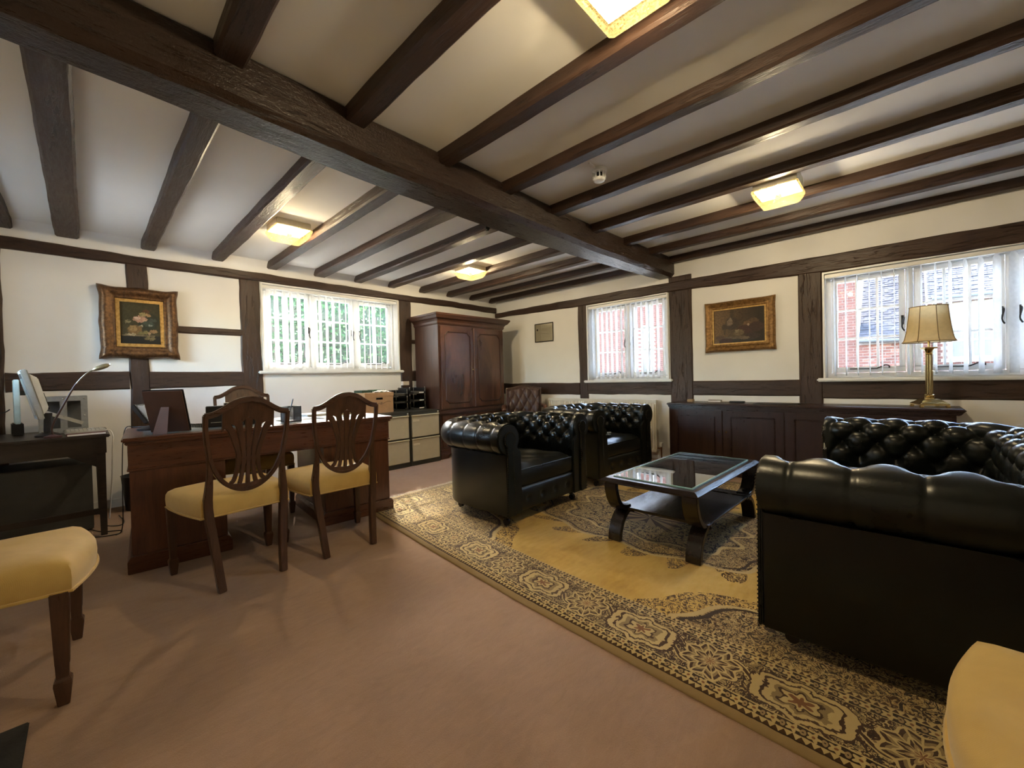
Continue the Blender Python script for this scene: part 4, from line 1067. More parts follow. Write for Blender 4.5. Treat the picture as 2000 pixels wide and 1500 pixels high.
# brass table lamp
def table_lamp():
    T = thing('table_lamp', 'brass column table lamp with cream panelled bell shade', 'lamp', on_sb(2.095, .20), d2(20))
    b = MB()
    rings = [[(a*h, c*h, z) for a, c in ((-1, -1), (1, -1), (1, 1), (-1, 1))] for z, h in ((.018, .092), (.028, .092), (.036, .088), (.044, .074), (.060, .056), (.066, .050), (.070, .036))]
    b.loft(rings).build('base', M_BRASS, T, bevel=.005)
    for sx in (-1, 1):
        for sy in (-1, 1): MB().box(sx*.08-.012, sx*.08+.012, sy*.08-.012, sy*.08+.012, 0, .02).build('foot', M_BRASS, T, bevel=.003)
    MB().lathe((0, 0, 0), [(.036, .068), (.034, .078), (.026, .084), (.034, .092), (.034, .102), (.024, .108)], 24).build('collar', M_BRASS, T, smooth=40)
    n = 48; prof = [(.0225, .104), (.021, .25), (.0195, .43)]
    MB().loft([[((r+.0016*math.cos(12*2*PI*k/n))*math.cos(2*PI*k/n), (r+.0016*math.cos(12*2*PI*k/n))*math.sin(2*PI*k/n), z) for k in range(n)] for r, z in prof]).build('column', plain('aged_brass', (.36, .28, .14), .2, 1.0), T, smooth=60)
    cp = MB().lathe((0, 0, 0), [(.021, .43), (.025, .437), (.021, .445), (.026, .465), (.036, .48)], 24)
    cp.loft([[(a*h, c*h, z) for a, c in ((-1, -1), (1, -1), (1, 1), (-1, 1))] for z, h in ((.478, .038), (.486, .040), (.490, .036))]); cp.build('capital', M_BRASS, T, smooth=40)
    MB().tube([(0, 0, .488), (0, 0, .56)], .008, 10).tube([(0, 0, .56), (0, 0, .60)], .016, 10).build('stem', M_BRASS, T, smooth=40)
    MB().lathe((0, 0, 0), [(.012, .60), (.028, .64), (.030, .66), (.020, .685), (.004, .694)], 16).build('bulb', plain('opal_bulb', (.8, .8, .75), .3), T, smooth=60)
    np_ = 8; z0, z1 = .535, .822
    def sh(u, v):
        a = u*2*PI; fc = abs(((u*np_) % 1)-.5)*2; rr = lerp(.165, .118, min(1, v*1.0)**.55); rr *= (1-.035*(1-fc**2))
        return (rr*math.cos(a), rr*math.sin(a), lerp(z0, z1, v))
    t_shade = sheer('cream_silk', (.72, .56, .30), .42)
    s = MB().grid(np_*8+1, 14, sh).build('shade', t_shade, T, smooth=50, normals=False)
    rb = MB()
    for k in range(np_):
        rb.tube([sh(k/np_, v/13) for v in range(14)], .0028, 6)
    for v in (0, 1): rb.tube([sh(k/(np_*8), v) for k in range(np_*8+1)], .0035, 6, cap=False)
    rb.build('braid', plain('shade_braid', (.22, .14, .06), .8), s, smooth=50)
    MB().bar((-.118, 0, .815), (.118, 0, .815), .004, .004).bar((0, -.118, .815), (0, .118, .815), .004, .004).tube([(0, 0, .69), (0, 0, .83)], .003, 6).build('shade_carrier', M_BRASS, T)
table_lamp()

# ------------------------------------------------------------------ radiator
M_RAD = plain('radiator_enamel', (.72, .68, .58), .4, var=.02)
def radiator():
    T = thing('radiator', 'long cream panel radiator under the narrower window', 'radiator', (4.95, 3.98, .10), -PI/2); L, Hh = 1.72, .655; n = 43
    pr = []; w_ = L/n
    for i in range(n):
        x = i*w_; pr += [(x+.006, .0), (x+w_*.42, .0), (x+w_*.56, .011), (x+w_*.86, .011)]
    pr.append((L, 0)); rows = []
    m = MB()
    for z in (.03, .05, Hh-.05, Hh-.03):
        m.v += [(p[0], p[1] if .04 < z < Hh-.04 else 0.004, z) for p in pr]
    k = len(pr)
    for r_ in range(3):
        for i in range(k-1): m.f.append((r_*k+i, r_*k+i+1, (r_+1)*k+i+1, (r_+1)*k+i))
    m.build('front_panel', M_RAD, T, normals=False)
    MB().box(0, L, .012, .03, .0, Hh-.02).box(0, L, .0, .03, 0, .032).box(0, L, .0, .03, Hh-.032, Hh-.012).build('water_panel', M_RAD, T, bevel=.002)
    MB().box(-.006, L+.006, -.004, .06, Hh-.012, Hh+.002).build('top_grille', M_RAD, T, bevel=.003)
    for x in (-.004, L-.004): MB().box(x, x+.008, -.002, .058, .01, Hh-.012).build('side_panel', M_RAD, T, bevel=.002)
    v = MB().lathe((0, 0, 0), [(.018, 0), (.022, .02), (.022, .05), (.017, .055)], 14).build('valve', M_WHITE, T, smooth=40, loc=(L+.05, .03, .07))
    MB().tube([(L, .03, .05), (L+.05, .03, .05)], .009, 8).tube([(L+.05, .03, -.10), (L+.05, .03, .08)], .009, 8).build('pipe', plain('copper_pipe', (.25, .13, .07), .4, .8), T, smooth=50)
    for x in (.25, L-.25): MB().box(x-.02, x+.02, .03, .099, .1, .5).build('bracket', M_WHITE, T)
radiator()
# ------------------------------------------------------------------ rug
RW, RL = 2.95, 4.06
def rug_mat():
    t = NT('rug_pile')
    uv = t.n('ShaderNodeUVMap'); sp = t.n('ShaderNodeSeparateXYZ'); t.ln(uv.outputs[0], sp.inputs[0])
    u0 = X(t.t, sp.outputs[0])*RW; v0 = X(t.t, sp.outputs[1])*RL
    cu, cv = u0-RW/2, v0-RL/2
    base = t.vec(u0, v0, 0.0)
    # gentle weaving irregularity
    n1 = t.noise(base, 26, 2)-.5; n2 = t.noise(t.vec(u0+7.3, v0, 0.0), 26, 2)-.5
    U, V = abs(cu)+n1*.010, abs(cv)+n2*.010
    dx, dy = (RW/2)-U, (RL/2)-V
    d = dx.min(dy); side = dx.lt(dy); s = V*side+U*(1-side)
    C = dict(cream=(.52, .385, .165), brown=(.058, .027, .011), dark=(.030, .016, .010), olive=(.26, .185, .075), tan=(.33, .225, .10), gold=(.50, .315, .075), rust=(.20, .085, .03))
    def vine(a, b, k1, k2, dd):
        """curling scroll lines from two crossed, bent sine families"""
        p = (a*k1+(b*k2).sin()*1.7+dd).sin(); q = (b*k1+(a*k2).sin()*1.7-dd).sin()
        return p, q
    p, q = vine(cu, cv, 62, 34, n1*3)
    curl = abs(p*q); curl2 = abs(p+q)
    nv = t.noise(t.vec(cu*1.0, cv*1.0, 3.1), 22, 2, .5, 1.6)
    lines = abs(nv-.5).lt(.035)                                  # curling outlines
    fill2 = nv.gt(.60)
    # ---- field
    fn = t.noise(base, 2.2, 5, .65, .5); fn2 = t.noise(t.vec(u0*2, v0*7, 0.0), 5, 4)
    gold = t.ramp(fn*.7+fn2*.3, [(.3, (.42, .25, .048)), (.5, (.58, .375, .088)), (.7, (.68, .48, .15))])
    # ---- floral fill used in the medallion and the corners
    nf = t.noise(t.vec(cu*1.0, cv*1.0, 5.7), 25, 2, .5, 2.2)
    flor = t.mix(nf.lt(.44), (.34, .22, .08), C['dark'])
    flor = t.mix(nf.gt(.575), flor, C['brown'])
    flor = t.mix(abs(nf-.5).lt(.026), flor, C['cream'])
    flor = t.mix(abs(nv-.5).lt(.018), flor, C['dark'])
    flor = t.mix(abs(nv-.535).lt(.014), flor, C['cream'])
    # ---- medallion
    a_, b_ = .60, .95
    ang = (cv/b_).m('ARCTAN2', cu/a_); rad = ((cu/a_)*(cu/a_)+(cv/b_)*(cv/b_)).sqrt()
    sc = rad+(ang*12).cos()*.045+(ang*4).cos()*.06
    med = sc.lt(1.0); 
    rim = abs(sc-.985).lt(.018); rim2 = abs(sc-.93).lt(.010); rim3 = abs(sc-.70).lt(.015); rim4 = abs(sc-.66).lt(.006)
    sprig = sc.band(1.0, 1.20)*(abs(nf-.5).lt(.055)).max(abs(nf-.60).lt(.02))*((ang*24+(sc*9)).sin().gt(sc*6-6.3))
    col = t.mix(sprig, gold, C['brown'])
    col = t.mix(med, col, flor)
    inner = sc.lt(.68); flor_in = t.mix(abs(nf-.5).lt(.030), t.mix(nf.gt(.5), C['dark'], C['olive']), C['cream'])
    col = t.mix(inner, col, flor_in)
    ctr = sc.lt(.26); col = t.mix(ctr, col, t.mix((ang*10).cos().gt(0.0), C['tan'], C['brown']))
    col = t.mix(rim, col, C['cream']); col = t.mix(rim2, col, C['dark']); col = t.mix(rim3, col, C['cream']); col = t.mix(rim4, col, C['dark'])
    # ---- corner spandrels
    fd = .40                                                       # border width
    ex, ey = dx-fd, dy-fd
    cr = ex.max(0.0)/.80+ey.max(0.0)/1.10; ca = ey.m('ARCTAN2', ex)
    cs = cr+(ca*12).cos()*.07
    col = t.mix(cs.band(.98, 1.16)*(abs(nf-.5).lt(.055)), col, C['brown'])
    col = t.mix(cs.lt(1.0), col, flor); col = t.mix(abs(cs-.985).lt(.016), col, C['cream']); col = t.mix(abs(cs-.95).lt(.012), col, C['dark'])
    # ---- border bands, measured from the edge
    def guard(col, a, b):
        m = (a+b)/2; w_ = (b-a)/2
        col = t.mix(d.band(a, b), col, C['dark'])
        st = s.mod(.052)-.026; fr = (st*st+(d-m)*(d-m)).sqrt(); th = (d-m).m('ARCTAN2', st)
        col = t.mix(fr.lt(w_*.72+(th*5).cos()*.0045)*d.band(a, b), col, C['cream'])
        col = t.mix(fr.lt(.0050)*d.band(a, b), col, C['rust'])
        s3 = abs(st)-.026; sl = (s3*s3*1.2+(d-m)*(d-m)*.45).sqrt().lt(.0085); col = t.mix(sl*d.band(a, b), col, C['tan']); col = t.mix((s3*s3+(d-m)*(d-m)).sqrt().lt(.0028)*d.band(a, b), col, C['dark'])
        col = t.mix(abs(d-a).lt(.0028), col, C['cream']); return t.mix(abs(d-b).lt(.0028), col, C['cream'])
    def teeth(col, a, b):
        tri = abs(s.mod(.022)-.011)*((b-a)/.011)
        col = t.mix(d.band(a, b), col, C['cream']); return t.mix((d-a).lt(tri)*d.band(a, b), col, C['brown'])
    col = teeth(col, .355, .376); col = guard(col, .310, .355)
    # main border: cream ground with rosettes, cartouches and scrolling stems
    MB0, MB1 = .105, .310; mid = (MB0+MB1)/2; inb = d.band(MB0, MB1); per = .56
    st = s.mod(per)-per/2; e = d-mid
    st2 = (s+per/2).mod(per)-per/2
    bc = t.mix(abs(nv-.5).lt(.050), C['cream'], C['brown'])
    bc = t.mix(nv.gt(.595), bc, C['olive']); bc = t.mix(nv.lt(.40), bc, C['brown']); bc = t.mix(abs(nf-.5).lt(.022), bc, C['dark'])
    stem = abs(e-(s*(2*PI/per*2)).sin()*.055).lt(.009); bc = t.mix(abs(e-(s*(2*PI/per*2)).sin()*.055).lt(.016), bc, C['cream']); bc = t.mix(stem, bc, C['brown'])
    r1 = (st*st+e*e).sqrt(); t1 = e.m('ARCTAN2', st); rp = r1+(t1*8).cos()*.010
    for lim, cc in ((.098, 'cream'), (.088, 'brown'), (.074, 'olive'), (.060, 'cream'), (.050, 'brown'), (.034, 'tan'), (.022, 'cream'), (.012, 'rust')): bc = t.mix(rp.lt(lim), bc, C[cc])
    bc = t.mix(rp.band(.034, .088)*(t1*16).cos().gt(.80), bc, C['cream'])
    r2 = ((st2/1.65)*(st2/1.65)+e*e).sqrt(); t2 = e.m('ARCTAN2', st2); rq = r2+(t2*6).cos()*.008+(nv-.5)*.03
    for lim, cc in ((.098, 'brown'), (.092, 'cream'), (.076, 'brown'), (.068, 'cream'), (.052, 'olive'), (.040, 'brown'), (.032, 'cream'), (.018, 'rust')): bc = t.mix(rq.lt(lim), bc, C[cc])
    col = t.mix(inb, col, bc)
    col = guard(col, .060, .105); col = teeth(col, .039, .060)
    col = t.mix(d.lt(.039), col, C['tan']); col = t.mix(abs(d-.037).lt(.003), col, C['dark'])
    # wear
    wear = t.noise(base, 3, 4); fine = t.noise(t.vec(u0*1.0, v0*1.0, 9.0), 420, 2)
    col = t.mix((wear-.45)*.5, col, C['tan'])
    t.set(col, .95, spec=.08, Sheen_Weight=.2); t.bump(fine+nv*.2, .5, .004); return t.mat
def rug():
    T = thing('rug', 'gold patterned rug with brown floral border and medallion under the coffee table', 'rug', (0, 0, 0))
    LE = ([-.66, .12, .62, 1.40, 2.2, 3.0, 3.4], [1.356, 1.352, 1.374, 1.418, 1.49, 1.575, 1.62])
    nu, nv = 24, 40; bm = bmesh.new(); uvl = bm.loops.layers.uv.new('UVMap'); top = []
    for i in range(nu+1):
        for j in range(nv+1):
            u, v = i/nu, j/nv; y = lerp(-.66, 3.40, v)+.05*u*v; xl = interp(y, *LE)
            x = lerp(xl, xl*.35+4.36*.65+.62, 0) if False else lerp(xl, xl+RW, u)
            z = .0115+.0012*math.sin(x*3.1+y*2.3)*math.sin(y*4.1); top.append(bm.verts.new((x, y, z)))
    def fc(vs, uvs):
        f = bm.faces.new(vs); f.smooth = True
        for l, q in zip(f.loops, uvs): l[uvl].uv = q
    for i in range(nu):
        for j in range(nv):
            a = i*(nv+1)+j; fc([top[a], top[a+nv+1], top[a+nv+2], top[a+1]], [(i/nu, j/nv), ((i+1)/nu, j/nv), ((i+1)/nu, (j+1)/nv), (i/nu, (j+1)/nv)])
    rim = [i*(nv+1) for i in range(nu+1)]+[nu*(nv+1)+j for j in range(1, nv+1)]+[i*(nv+1)+nv for i in range(nu-1, -1, -1)]+[j for j in range(nv-1, 0, -1)]
    low = {k: bm.verts.new((top[k].co.x, top[k].co.y, .0005)) for k in rim}
    for a, b in zip(rim, rim[1:]+rim[:1]):
        fc([top[a], low[a], low[b], top[b]], [(0, 0)]*4)
    me = bpy.data.meshes.new('pile'); bm.to_mesh(me); bm.free(); me.materials.append(rug_mat()); link('pile', me, T)
    # cotton fringe on both short ends
    rg = random.Random(2); fr = MB()
    for end, y0, dy in ((0, 3.45, 1), (1, -.66, -1)):
        x = 1.64 if end == 0 else 1.32
        while x < (4.55 if end == 0 else 4.22):
            yy = 3.40+.05*(x-1.62)/RW if end == 0 else -.66
            fr.tube([(x, yy-dy*.01, .009), (x+rg.uniform(-.012, .012), yy+dy*.03, .006), (x+rg.uniform(-.02, .02), yy+dy*rg.uniform(.055, .075), .004)], [.004, .0035, .002], 4); x += .014
    fr.build('fringe', plain('fringe_cotton', (.66, .60, .48), .9), T, kind='stuff', smooth=60)
rug()

# ------------------------------------------------------------------ coffee table
M_EB = wood('espresso_wood', (.010, .007, .007), (.024, .016, .015), 'x', .20, bump=.08, spec=.5)
M_TGLASS = glass('table_glass', (.62, .72, .70), .0, 2.2)
M_GEDGE = plain('glass_edge', (.28, .50, .50), .1, spec=.7)
def coffee_table():
    T = thing('coffee_table', 'dark wood coffee table with glass top, shelf and curved legs', 'coffee table', (2.855, 1.10, .0138), d2(-1.5))
    hx, hy, zt = .590, .310, .415; bw = .085
    def frame(o):  # bevelled frame cross-section, outer edge thin, inner flat
        return o
    fr = MB()
    cor = [(-1, -1), (1, -1), (1, 1), (-1, 1)]
    def rect(ix, iy, z): return [(a*(hx-ix), b*(hy-iy), z) for a, b in cor]
    rings = [rect(.012, .012, zt-.030), rect(0, 0, zt-.022), rect(.0, .0, zt-.016), rect(.028, .028, zt), rect(bw, bw*.8, zt), rect(bw, bw*.8, zt-.030)]
    fr.loft(rings, True, False)
    n = 4; o = 0
    for j in range(4): fr.f.append((20+j, 20+(j+1) % 4, (j+1) % 4, j))
    fr.build('top_frame', M_EB, T)
    MB().box(-hx+bw-.005, hx-bw+.005, -hy+bw*.8-.005, hy-bw*.8+.005, zt+.0005, zt+.0065).build('glass_top', M_TGLASS, T)
    gx_, gy_ = hx-bw+.006, hy-bw*.8+.006
    MB().box(-gx_, gx_, -gy_-.004, -gy_+.004, zt+.0002, zt+.0068).box(-gx_, gx_, gy_-.004, gy_+.004, zt+.0002, zt+.0068).box(-gx_-.004, -gx_+.004, -gy_, gy_, zt+.0002, zt+.0068).box(gx_-.004, gx_+.004, -gy_, gy_, zt+.0002, zt+.0068).build('glass_edge', M_GEDGE, T)
    # four legs: an upper C curve meets the shelf, a lower curve flares to the floor
    for sx in (-1, 1):
        for sy in (-1, 1):
            ly = sy*(hy-.060)
            up = smooth_pts([(sx*(hx-.045), ly, zt-.028), (sx*(hx-.048), ly, .335), (sx*(hx-.075), ly, .262), (sx*(hx-.130), ly, .208), (sx*(hx-.215), ly, .196)], 6)
            l = MB().sweep(up, .086, .030, (sx, 0, .01))
            lo = smooth_pts([(sx*(hx-.235), ly, .176), (sx*(hx-.185), ly, .172), (sx*(hx-.125), ly, .128), (sx*(hx-.088), ly, .06), (sx*(hx-.078), ly, 0)], 6)
            MB.sweep(l, lo, .086, .032, (sx, 0, .01)); l.build('leg', M_EB, T, bevel=.003, smooth=40)
    MB().box(-hx+.265, hx-.265, -hy+.02, hy-.02, .180, .196).build('shelf', M_EB, T, bevel=.003)
    for sx in (-1, 1): MB().box(min(sx*(hx-.262), sx*(hx-.17)), max(sx*(hx-.262), sx*(hx-.17)), -hy+.012, hy-.012, .184, .2005).build('shelf_rail', M_EB, T, bevel=.003)
coffee_table()

# ------------------------------------------------------------------ pictures
def gilt(name, c1, c2, rough=.38):
    t = NT(name); co = t.coords('Object'); a = t.noise(co, 40, 5, .7); b = t.voro(co, 150)
    t.set(t.ramp(a, [(.35, c1), (.65, c2)]), rough, .55); t.bump(a+b*.5, .35, .005); return t.mat
M_GILT = gilt('dark_gilt', (.050, .024, .011), (.17, .085, .034)); M_GILT2 = gilt('bright_gilt', (.32, .18, .05), (.58, .36, .12), .3); M_GILT3 = gilt('old_gilt', (.14, .075, .025), (.36, .20, .07))
def ornate_frame(T, W, H, fw, prof, mat, flare, bump_, name='moulding'):
    """profile (t 0 outside .. 1 inside, depth towards the room) swept round a rectangle in local x,z; wall at y=0, room at -y"""
    N = 36; m = MB(); n = len(prof); cols = []
    for e in range(4):
        for i in range(N):
            f = i/N; L = W if e % 2 == 0 else H
            c = min(f, 1-f)*L; fl = flare*math.exp(-(c/.05)**2)+bump_*math.exp(-(((f-.5)*L)/.045)**2)-.35*flare*math.exp(-((c-.10)/.05)**2)
            for k in ((0,) ): pass
            col = []
            for t_, dp in prof:
                o = fl*(1-t_); q = fw*t_
                if e == 0: p = (lerp(-W/2-(flare*(1-t_) if f == 0 else 0)+q, W/2-q, f), -H/2+q-o)
                elif e == 1: p = (W/2-q+o, lerp(-H/2+q, H/2-q, f))
                elif e == 2: p = (lerp(W/2-q, -W/2+q, f), H/2-q+o)
                else: p = (-W/2+q-o, lerp(H/2-q, -H/2+q, f))
                if f == 0:
                    sx = -1 if e in (0, 3) else 1; sz = -1 if e in (0, 1) else 1
                    p = (sx*(W/2-q+flare*(1-t_)), sz*(H/2-q+flare*(1-t_)))
                orn = .006*math.sin(t_*PI)*math.exp(-(c/.07)**2)+.003*math.sin(t_*PI)*math.sin(f*L*140)
                col.append((p[0], -dp-orn, p[1]))
            cols.append(col)
    m.loft(cols+[cols[0]], False, False); return m.build(name, mat, T, smooth=50)
def flower_painting():
    t = NT('flower_still_life'); x, y, z = t.xyz(); co = t.coords('Object'); n = t.noise(co, 34, 4, .6); n2 = t.noise(co, 90, 3)
    n3 = t.noise(t.coords('Object', (1, 1, 1), (3, 5, 7)), 60, 4, .65); xx = (x+(n-.5)*.055+(n3-.5)*.03)*.88; zz = (z+(n2-.5)*.035+(n3-.5)*.04)*.9
    col = t.ramp(t.noise(co, 3, 3), [(.3, (.030, .026, .012)), (.7, (.060, .050, .022))])
    def el(cx, cz, rx, rz, c, soft=.25):
        nonlocal col
        d = (((xx-cx)/rx)*((xx-cx)/rx)+((zz-cz)/rz)*((zz-cz)/rz)).sqrt()
        col = t.mix(1-d.step(1-soft, 1.0), col, c)
    col = t.mix(z.lt(-.115), col, (.010, .011, .012)); col = t.mix(z.band(-.120, -.108)*x.band(-.13, .10), col, (.16, .12, .07))
    for a in ((.05, .02, .075, .085, (.020, .024, .014)), (-.035, -.055, .050, .045, (.18, .10, .035)), (-.045, -.045, .030, .028, (.28, .17, .07)), (.0, .035, .050, .032, (.42, .22, .15)), (-.02, .045, .022, .014, (.55, .36, .27)), (.03, .028, .020, .014, (.52, .30, .20)),
              (.015, .075, .028, .020, (.26, .20, .09)), (.045, .075, .020, .018, (.36, .20, .09)), (.04, .105, .030, .016, (.09, .035, .015)), (-.075, .012, .022, .014, (.20, .16, .09)), (.08, -.065, .026, .018, (.30, .17, .08)), (.03, -.075, .024, .016, (.20, .16, .06)), (.055, -.085, .014, .012, (.36, .22, .13)),
              (-.06, -.095, .040, .010, (.36, .28, .17)), (.005, -.085, .024, .018, (.16, .13, .05)), (.055, -.125, .036, .018, (.17, .13, .06)), (.05, .0, .040, .030, (.045, .060, .045)), (.075, .03, .022, .022, (.05, .06, .05)), (.06, -.012, .014, .008, (.24, .25, .22)), (.0, -.02, .014, .008, (.34, .30, .22))): el(*a)
    col = t.mix(n3.step(.35, .65)*.45, col, (.018, .014, .009)); t.set(col, .4, spec=.3); t.bump(n2, .15, .003); return t.mat
def jug_painting():
    t = NT('jug_still_life'); x, y, z = t.xyz(); co = t.coords('Object'); n = t.noise(co, 30, 4, .6); n2 = t.noise(co, 80, 3)
    n3 = t.noise(t.coords('Object', (1, 1, 1), (3, 5, 7)), 55, 4, .65); xx = (x+(n-.5)*.045+(n3-.5)*.03)*.70; zz = (z+(n2-.5)*.03+(n3-.5)*.035)*.72
    g = ((x+.30)/.55+(t.noise(co, 4, 3)-.5)*.3)
    col = t.ramp(g, [(.0, (.21, .125, .052)), (.45, (.095, .058, .027)), (.9, (.026, .017, .010))])
    def el(cx, cz, rx, rz, c, soft=.3):
        nonlocal col
        d = (((xx-cx)/rx)*((xx-cx)/rx)+((zz-cz)/rz)*((zz-cz)/rz)).sqrt()
        col = t.mix(1-d.step(1-soft, 1.0), col, c)
    col = t.mix(z.lt(-.135)*x.gt(-.20), col, (.020, .014, .010)); col = t.mix(z.band(-.150, -.118)*x.band(-.20, .06), col, (.12, .085, .055)); col = t.mix(z.band(-.165, -.146)*x.band(-.19, .16), col, (.035, .028, .022))
    ring = abs((((x-.01)/.032)*((x-.01)/.032)+((z-.10)/.050)*((z-.10)/.050)).sqrt()-.9).lt(.14)*x.gt(-.0)
    col = t.mix(ring, col, (.06, .035, .018))
    for a in ((-.045, .02, .062, .060, (.055, .035, .022)), (-.062, .028, .028, .028, (.20, .14, .09)), (-.055, .055, .012, .018, (.24, .18, .12)), (-.045, .095, .018, .040, (.060, .040, .018)), (-.047, .135, .026, .012, (.075, .048, .020)), (-.10, -.005, .024, .026, (.055, .035, .018)), (-.10, -.045, .006, .030, (.06, .04, .02)),
              (.10, .025, .045, .030, (.10, .055, .028)), (.06, .01, .030, .024, (.15, .085, .040)), (.05, -.035, .075, .042, (.065, .026, .018)), (.12, -.02, .060, .045, (.055, .026, .018)), (.07, .0, .010, .009, (.34, .24, .16)), (.0, -.055, .045, .030, (.15, .105, .055)), (-.01, -.045, .018, .012, (.26, .19, .11)),
              (-.135, -.090, .038, .026, (.10, .055, .035)), (-.09, -.115, .060, .022, (.050, .020, .016)), (-.17, -.125, .025, .014, (.14, .09, .06)), (.10, -.09, .05, .03, (.045, .025, .020)), (.04, -.10, .045, .012, (.16, .11, .07))): el(*a)
    col = t.mix(n3.step(.35, .65)*.45, col, (.018, .014, .009)); t.set(col, .4, spec=.3); t.bump(n2, .15, .003); return t.mat
P1 = thing('flower_painting', 'framed flower still life in ornate dark gilt frame on the oak post', 'painting', (.378, YW-.020, 1.682)); 
ornate_frame(P1, .545, .65, .108, [(0, .0), (0, .022), (.08, .040), (.22, .058), (.45, .060), (.65, .046), (.80, .036), (.92, .040), (1, .030), (1, .0)], M_GILT, .011, .006)
def slip(T, W, H, w_, y, mat, nm): MB().box(-W/2, W/2, y-.006, y, -H/2, -H/2+w_).box(-W/2, W/2, y-.006, y, H/2-w_, H/2).box(-W/2, -W/2+w_, y-.006, y, -H/2+w_, H/2-w_).box(W/2-w_, W/2, y-.006, y, -H/2+w_, H/2-w_).build(nm, mat, T, bevel=.002)
slip(P1, .345, .450, .034, -.026, M_GILT2, 'gilt_slip'); MB().box(-.150, .150, -.020, -.014, -.202, .202).build('canvas', flower_painting(), P1)
P2 = thing('jug_painting', 'framed still life of jug and fruit in gilt frame between the windows', 'painting', (XW-.010, 1.322, 1.597), -PI/2)
ornate_frame(P2, .70, .565, .085, [(0, .0), (0, .020), (.10, .034), (.25, .042), (.45, .034), (.62, .026), (.78, .036), (.92, .034), (1, .024), (1, .0)], M_GILT3, .004, .001)
slip(P2, .545, .41, .020, -.022, M_GILT2, 'gilt_slip'); MB().box(-.255, .255, -.018, -.012, -.188, .188).build('canvas', jug_painting(), P2)
C1 = thing('framed_certificate', 'small cream certificate in thin black frame beside the wardrobe', 'certificate', (XW-.003, 4.106, 1.787), -PI/2)
slip(C1, .375, .295, .013, -.006, M_BLACK, 'frame')
def cert_mat():
    t = NT('certificate_paper'); x, y, z = t.xyz(); co = t.coords('Object'); n = t.noise(t.vec(x*150, z*10, 0.0), 1, 2)
    ln = ((z*420).sin().gt(.35))*x.band(-.09, .13)*z.band(-.08, .07)*n.gt(.42); seal = ((x+.135)*(x+.135)+(z-.05)*(z-.05)).sqrt().lt(.016)
    t.set(t.mix(seal, t.mix(ln*.35, (.46, .42, .31), (.16, .14, .10)), (.03, .025, .02)), .5); return t.mat
MB().box(-.177, .177, -.005, 0, -.137, .137).build('paper', cert_mat(), C1); MB().box(-.177, .177, -.0075, -.0068, -.137, .137).build('glass', glass('picture_glass'), C1)

# ------------------------------------------------------------------ computer table
M_DKT = wood('dark_table_wood', (.012, .008, .006), (.040, .024, .016), 'x', .4)
def comp_table():
    T = thing('computer_table', 'dark wooden table carrying the computer equipment by the oak corner post', 'table', (-.58, 4.25, 0)); L, D, Hh = .70, .82, .745
    MB().box(0, L, 0, D, Hh-.022, Hh).build('tabletop', M_DKT, T, bevel=.006)
    MB().box(.02, L-.025, .02, .045, Hh-.14, Hh-.022).build('apron', M_DKT, T, bevel=.002); MB().box(.02, L-.025, D-.045, D-.02, Hh-.14, Hh-.022).build('apron', M_DKT, T, bevel=.002)
    for x in (.02, L-.045): MB().box(x, x+.025, .045, D-.045, Hh-.14, Hh-.022).build('apron', M_DKT, T, bevel=.002)
    for x in (.045, L-.05):
        for y in (.045, D-.045): MB().tbox((x, y), .035, .035, 0, Hh-.022, 1.4).build('leg', M_DKT, T, bevel=.002)
    # knee bracket and low stretcher
    MB().prism([(L-.22, Hh-.14), (L-.07, Hh-.14), (L-.07, Hh-.24)], 'y', .03, .045).build('corner_bracket', M_DKT, T)
    MB().box(.045, L-.05, .035, .055, .16, .20).build('stretcher', M_DKT, T, bevel=.002)
comp_table()
tw = thing('computer_tower', 'charcoal grey computer case standing under the dark table', 'computer', (-.20, 4.48, 0), .05)
MB().box(-.30, .22, -.0, .45, .012, .52).build('case', plain('charcoal_case', (.055, .055, .052), .5), tw, bevel=.006); MB().box(.2205, .2225, .02, .43, .03, .50).build('side_cover', plain('charcoal_cover', (.07, .07, .066), .45), tw)
for sx in (-.26, .18):
    for sy in (.04, .41): MB().box(sx-.015, sx+.015, sy-.015, sy+.015, 0, .012).build('foot', M_BLK, tw)
M_PCG = plain('aged_grey_plastic', (.36, .37, .35), .45); M_PCB = plain('pale_grey_plastic', (.52, .54, .53), .45)
def monitor():
    T = thing('monitor', 'pale grey flat monitor turned edge-on on the dark table', 'monitor', (-.225, 4.50, .745), d2(-84))
    R = Matrix.Translation((0, 0, .13)) @ Matrix.Rotation(d2(12), 4, 'X')
    MB().box(-.16, .16, -.022, .012, 0, .36).xf(R).build('bezel', M_PCG, T, bevel=.006)
    MB().box(-.135, .135, -.0235, -.022, .035, .335).xf(R).build('screen', plain('dark_screen', (.10, .10, .09), .15), T)
    MB().loft([[(-.14, .012, .03), (.14, .012, .03), (.14, .012, .33), (-.14, .012, .33)], [(-.10, .05, .07), (.10, .05, .07), (.10, .05, .29), (-.10, .05, .29)]]).xf(R).build('back_shell', M_PCB, T, bevel=.006)
    MB().box(-.045, .045, .03, .056, .06, .18).xf(R).build('port_recess', M_BLK, T)
    MB().lathe((0, .03, 0), [(.065, 0), (.065, .012), (.05, .022), (.03, .03)], 20).tube([(0, .03, .02), (0, .035, .17)], .022, 10).build('stand', M_BLK, T, smooth=40)
monitor()
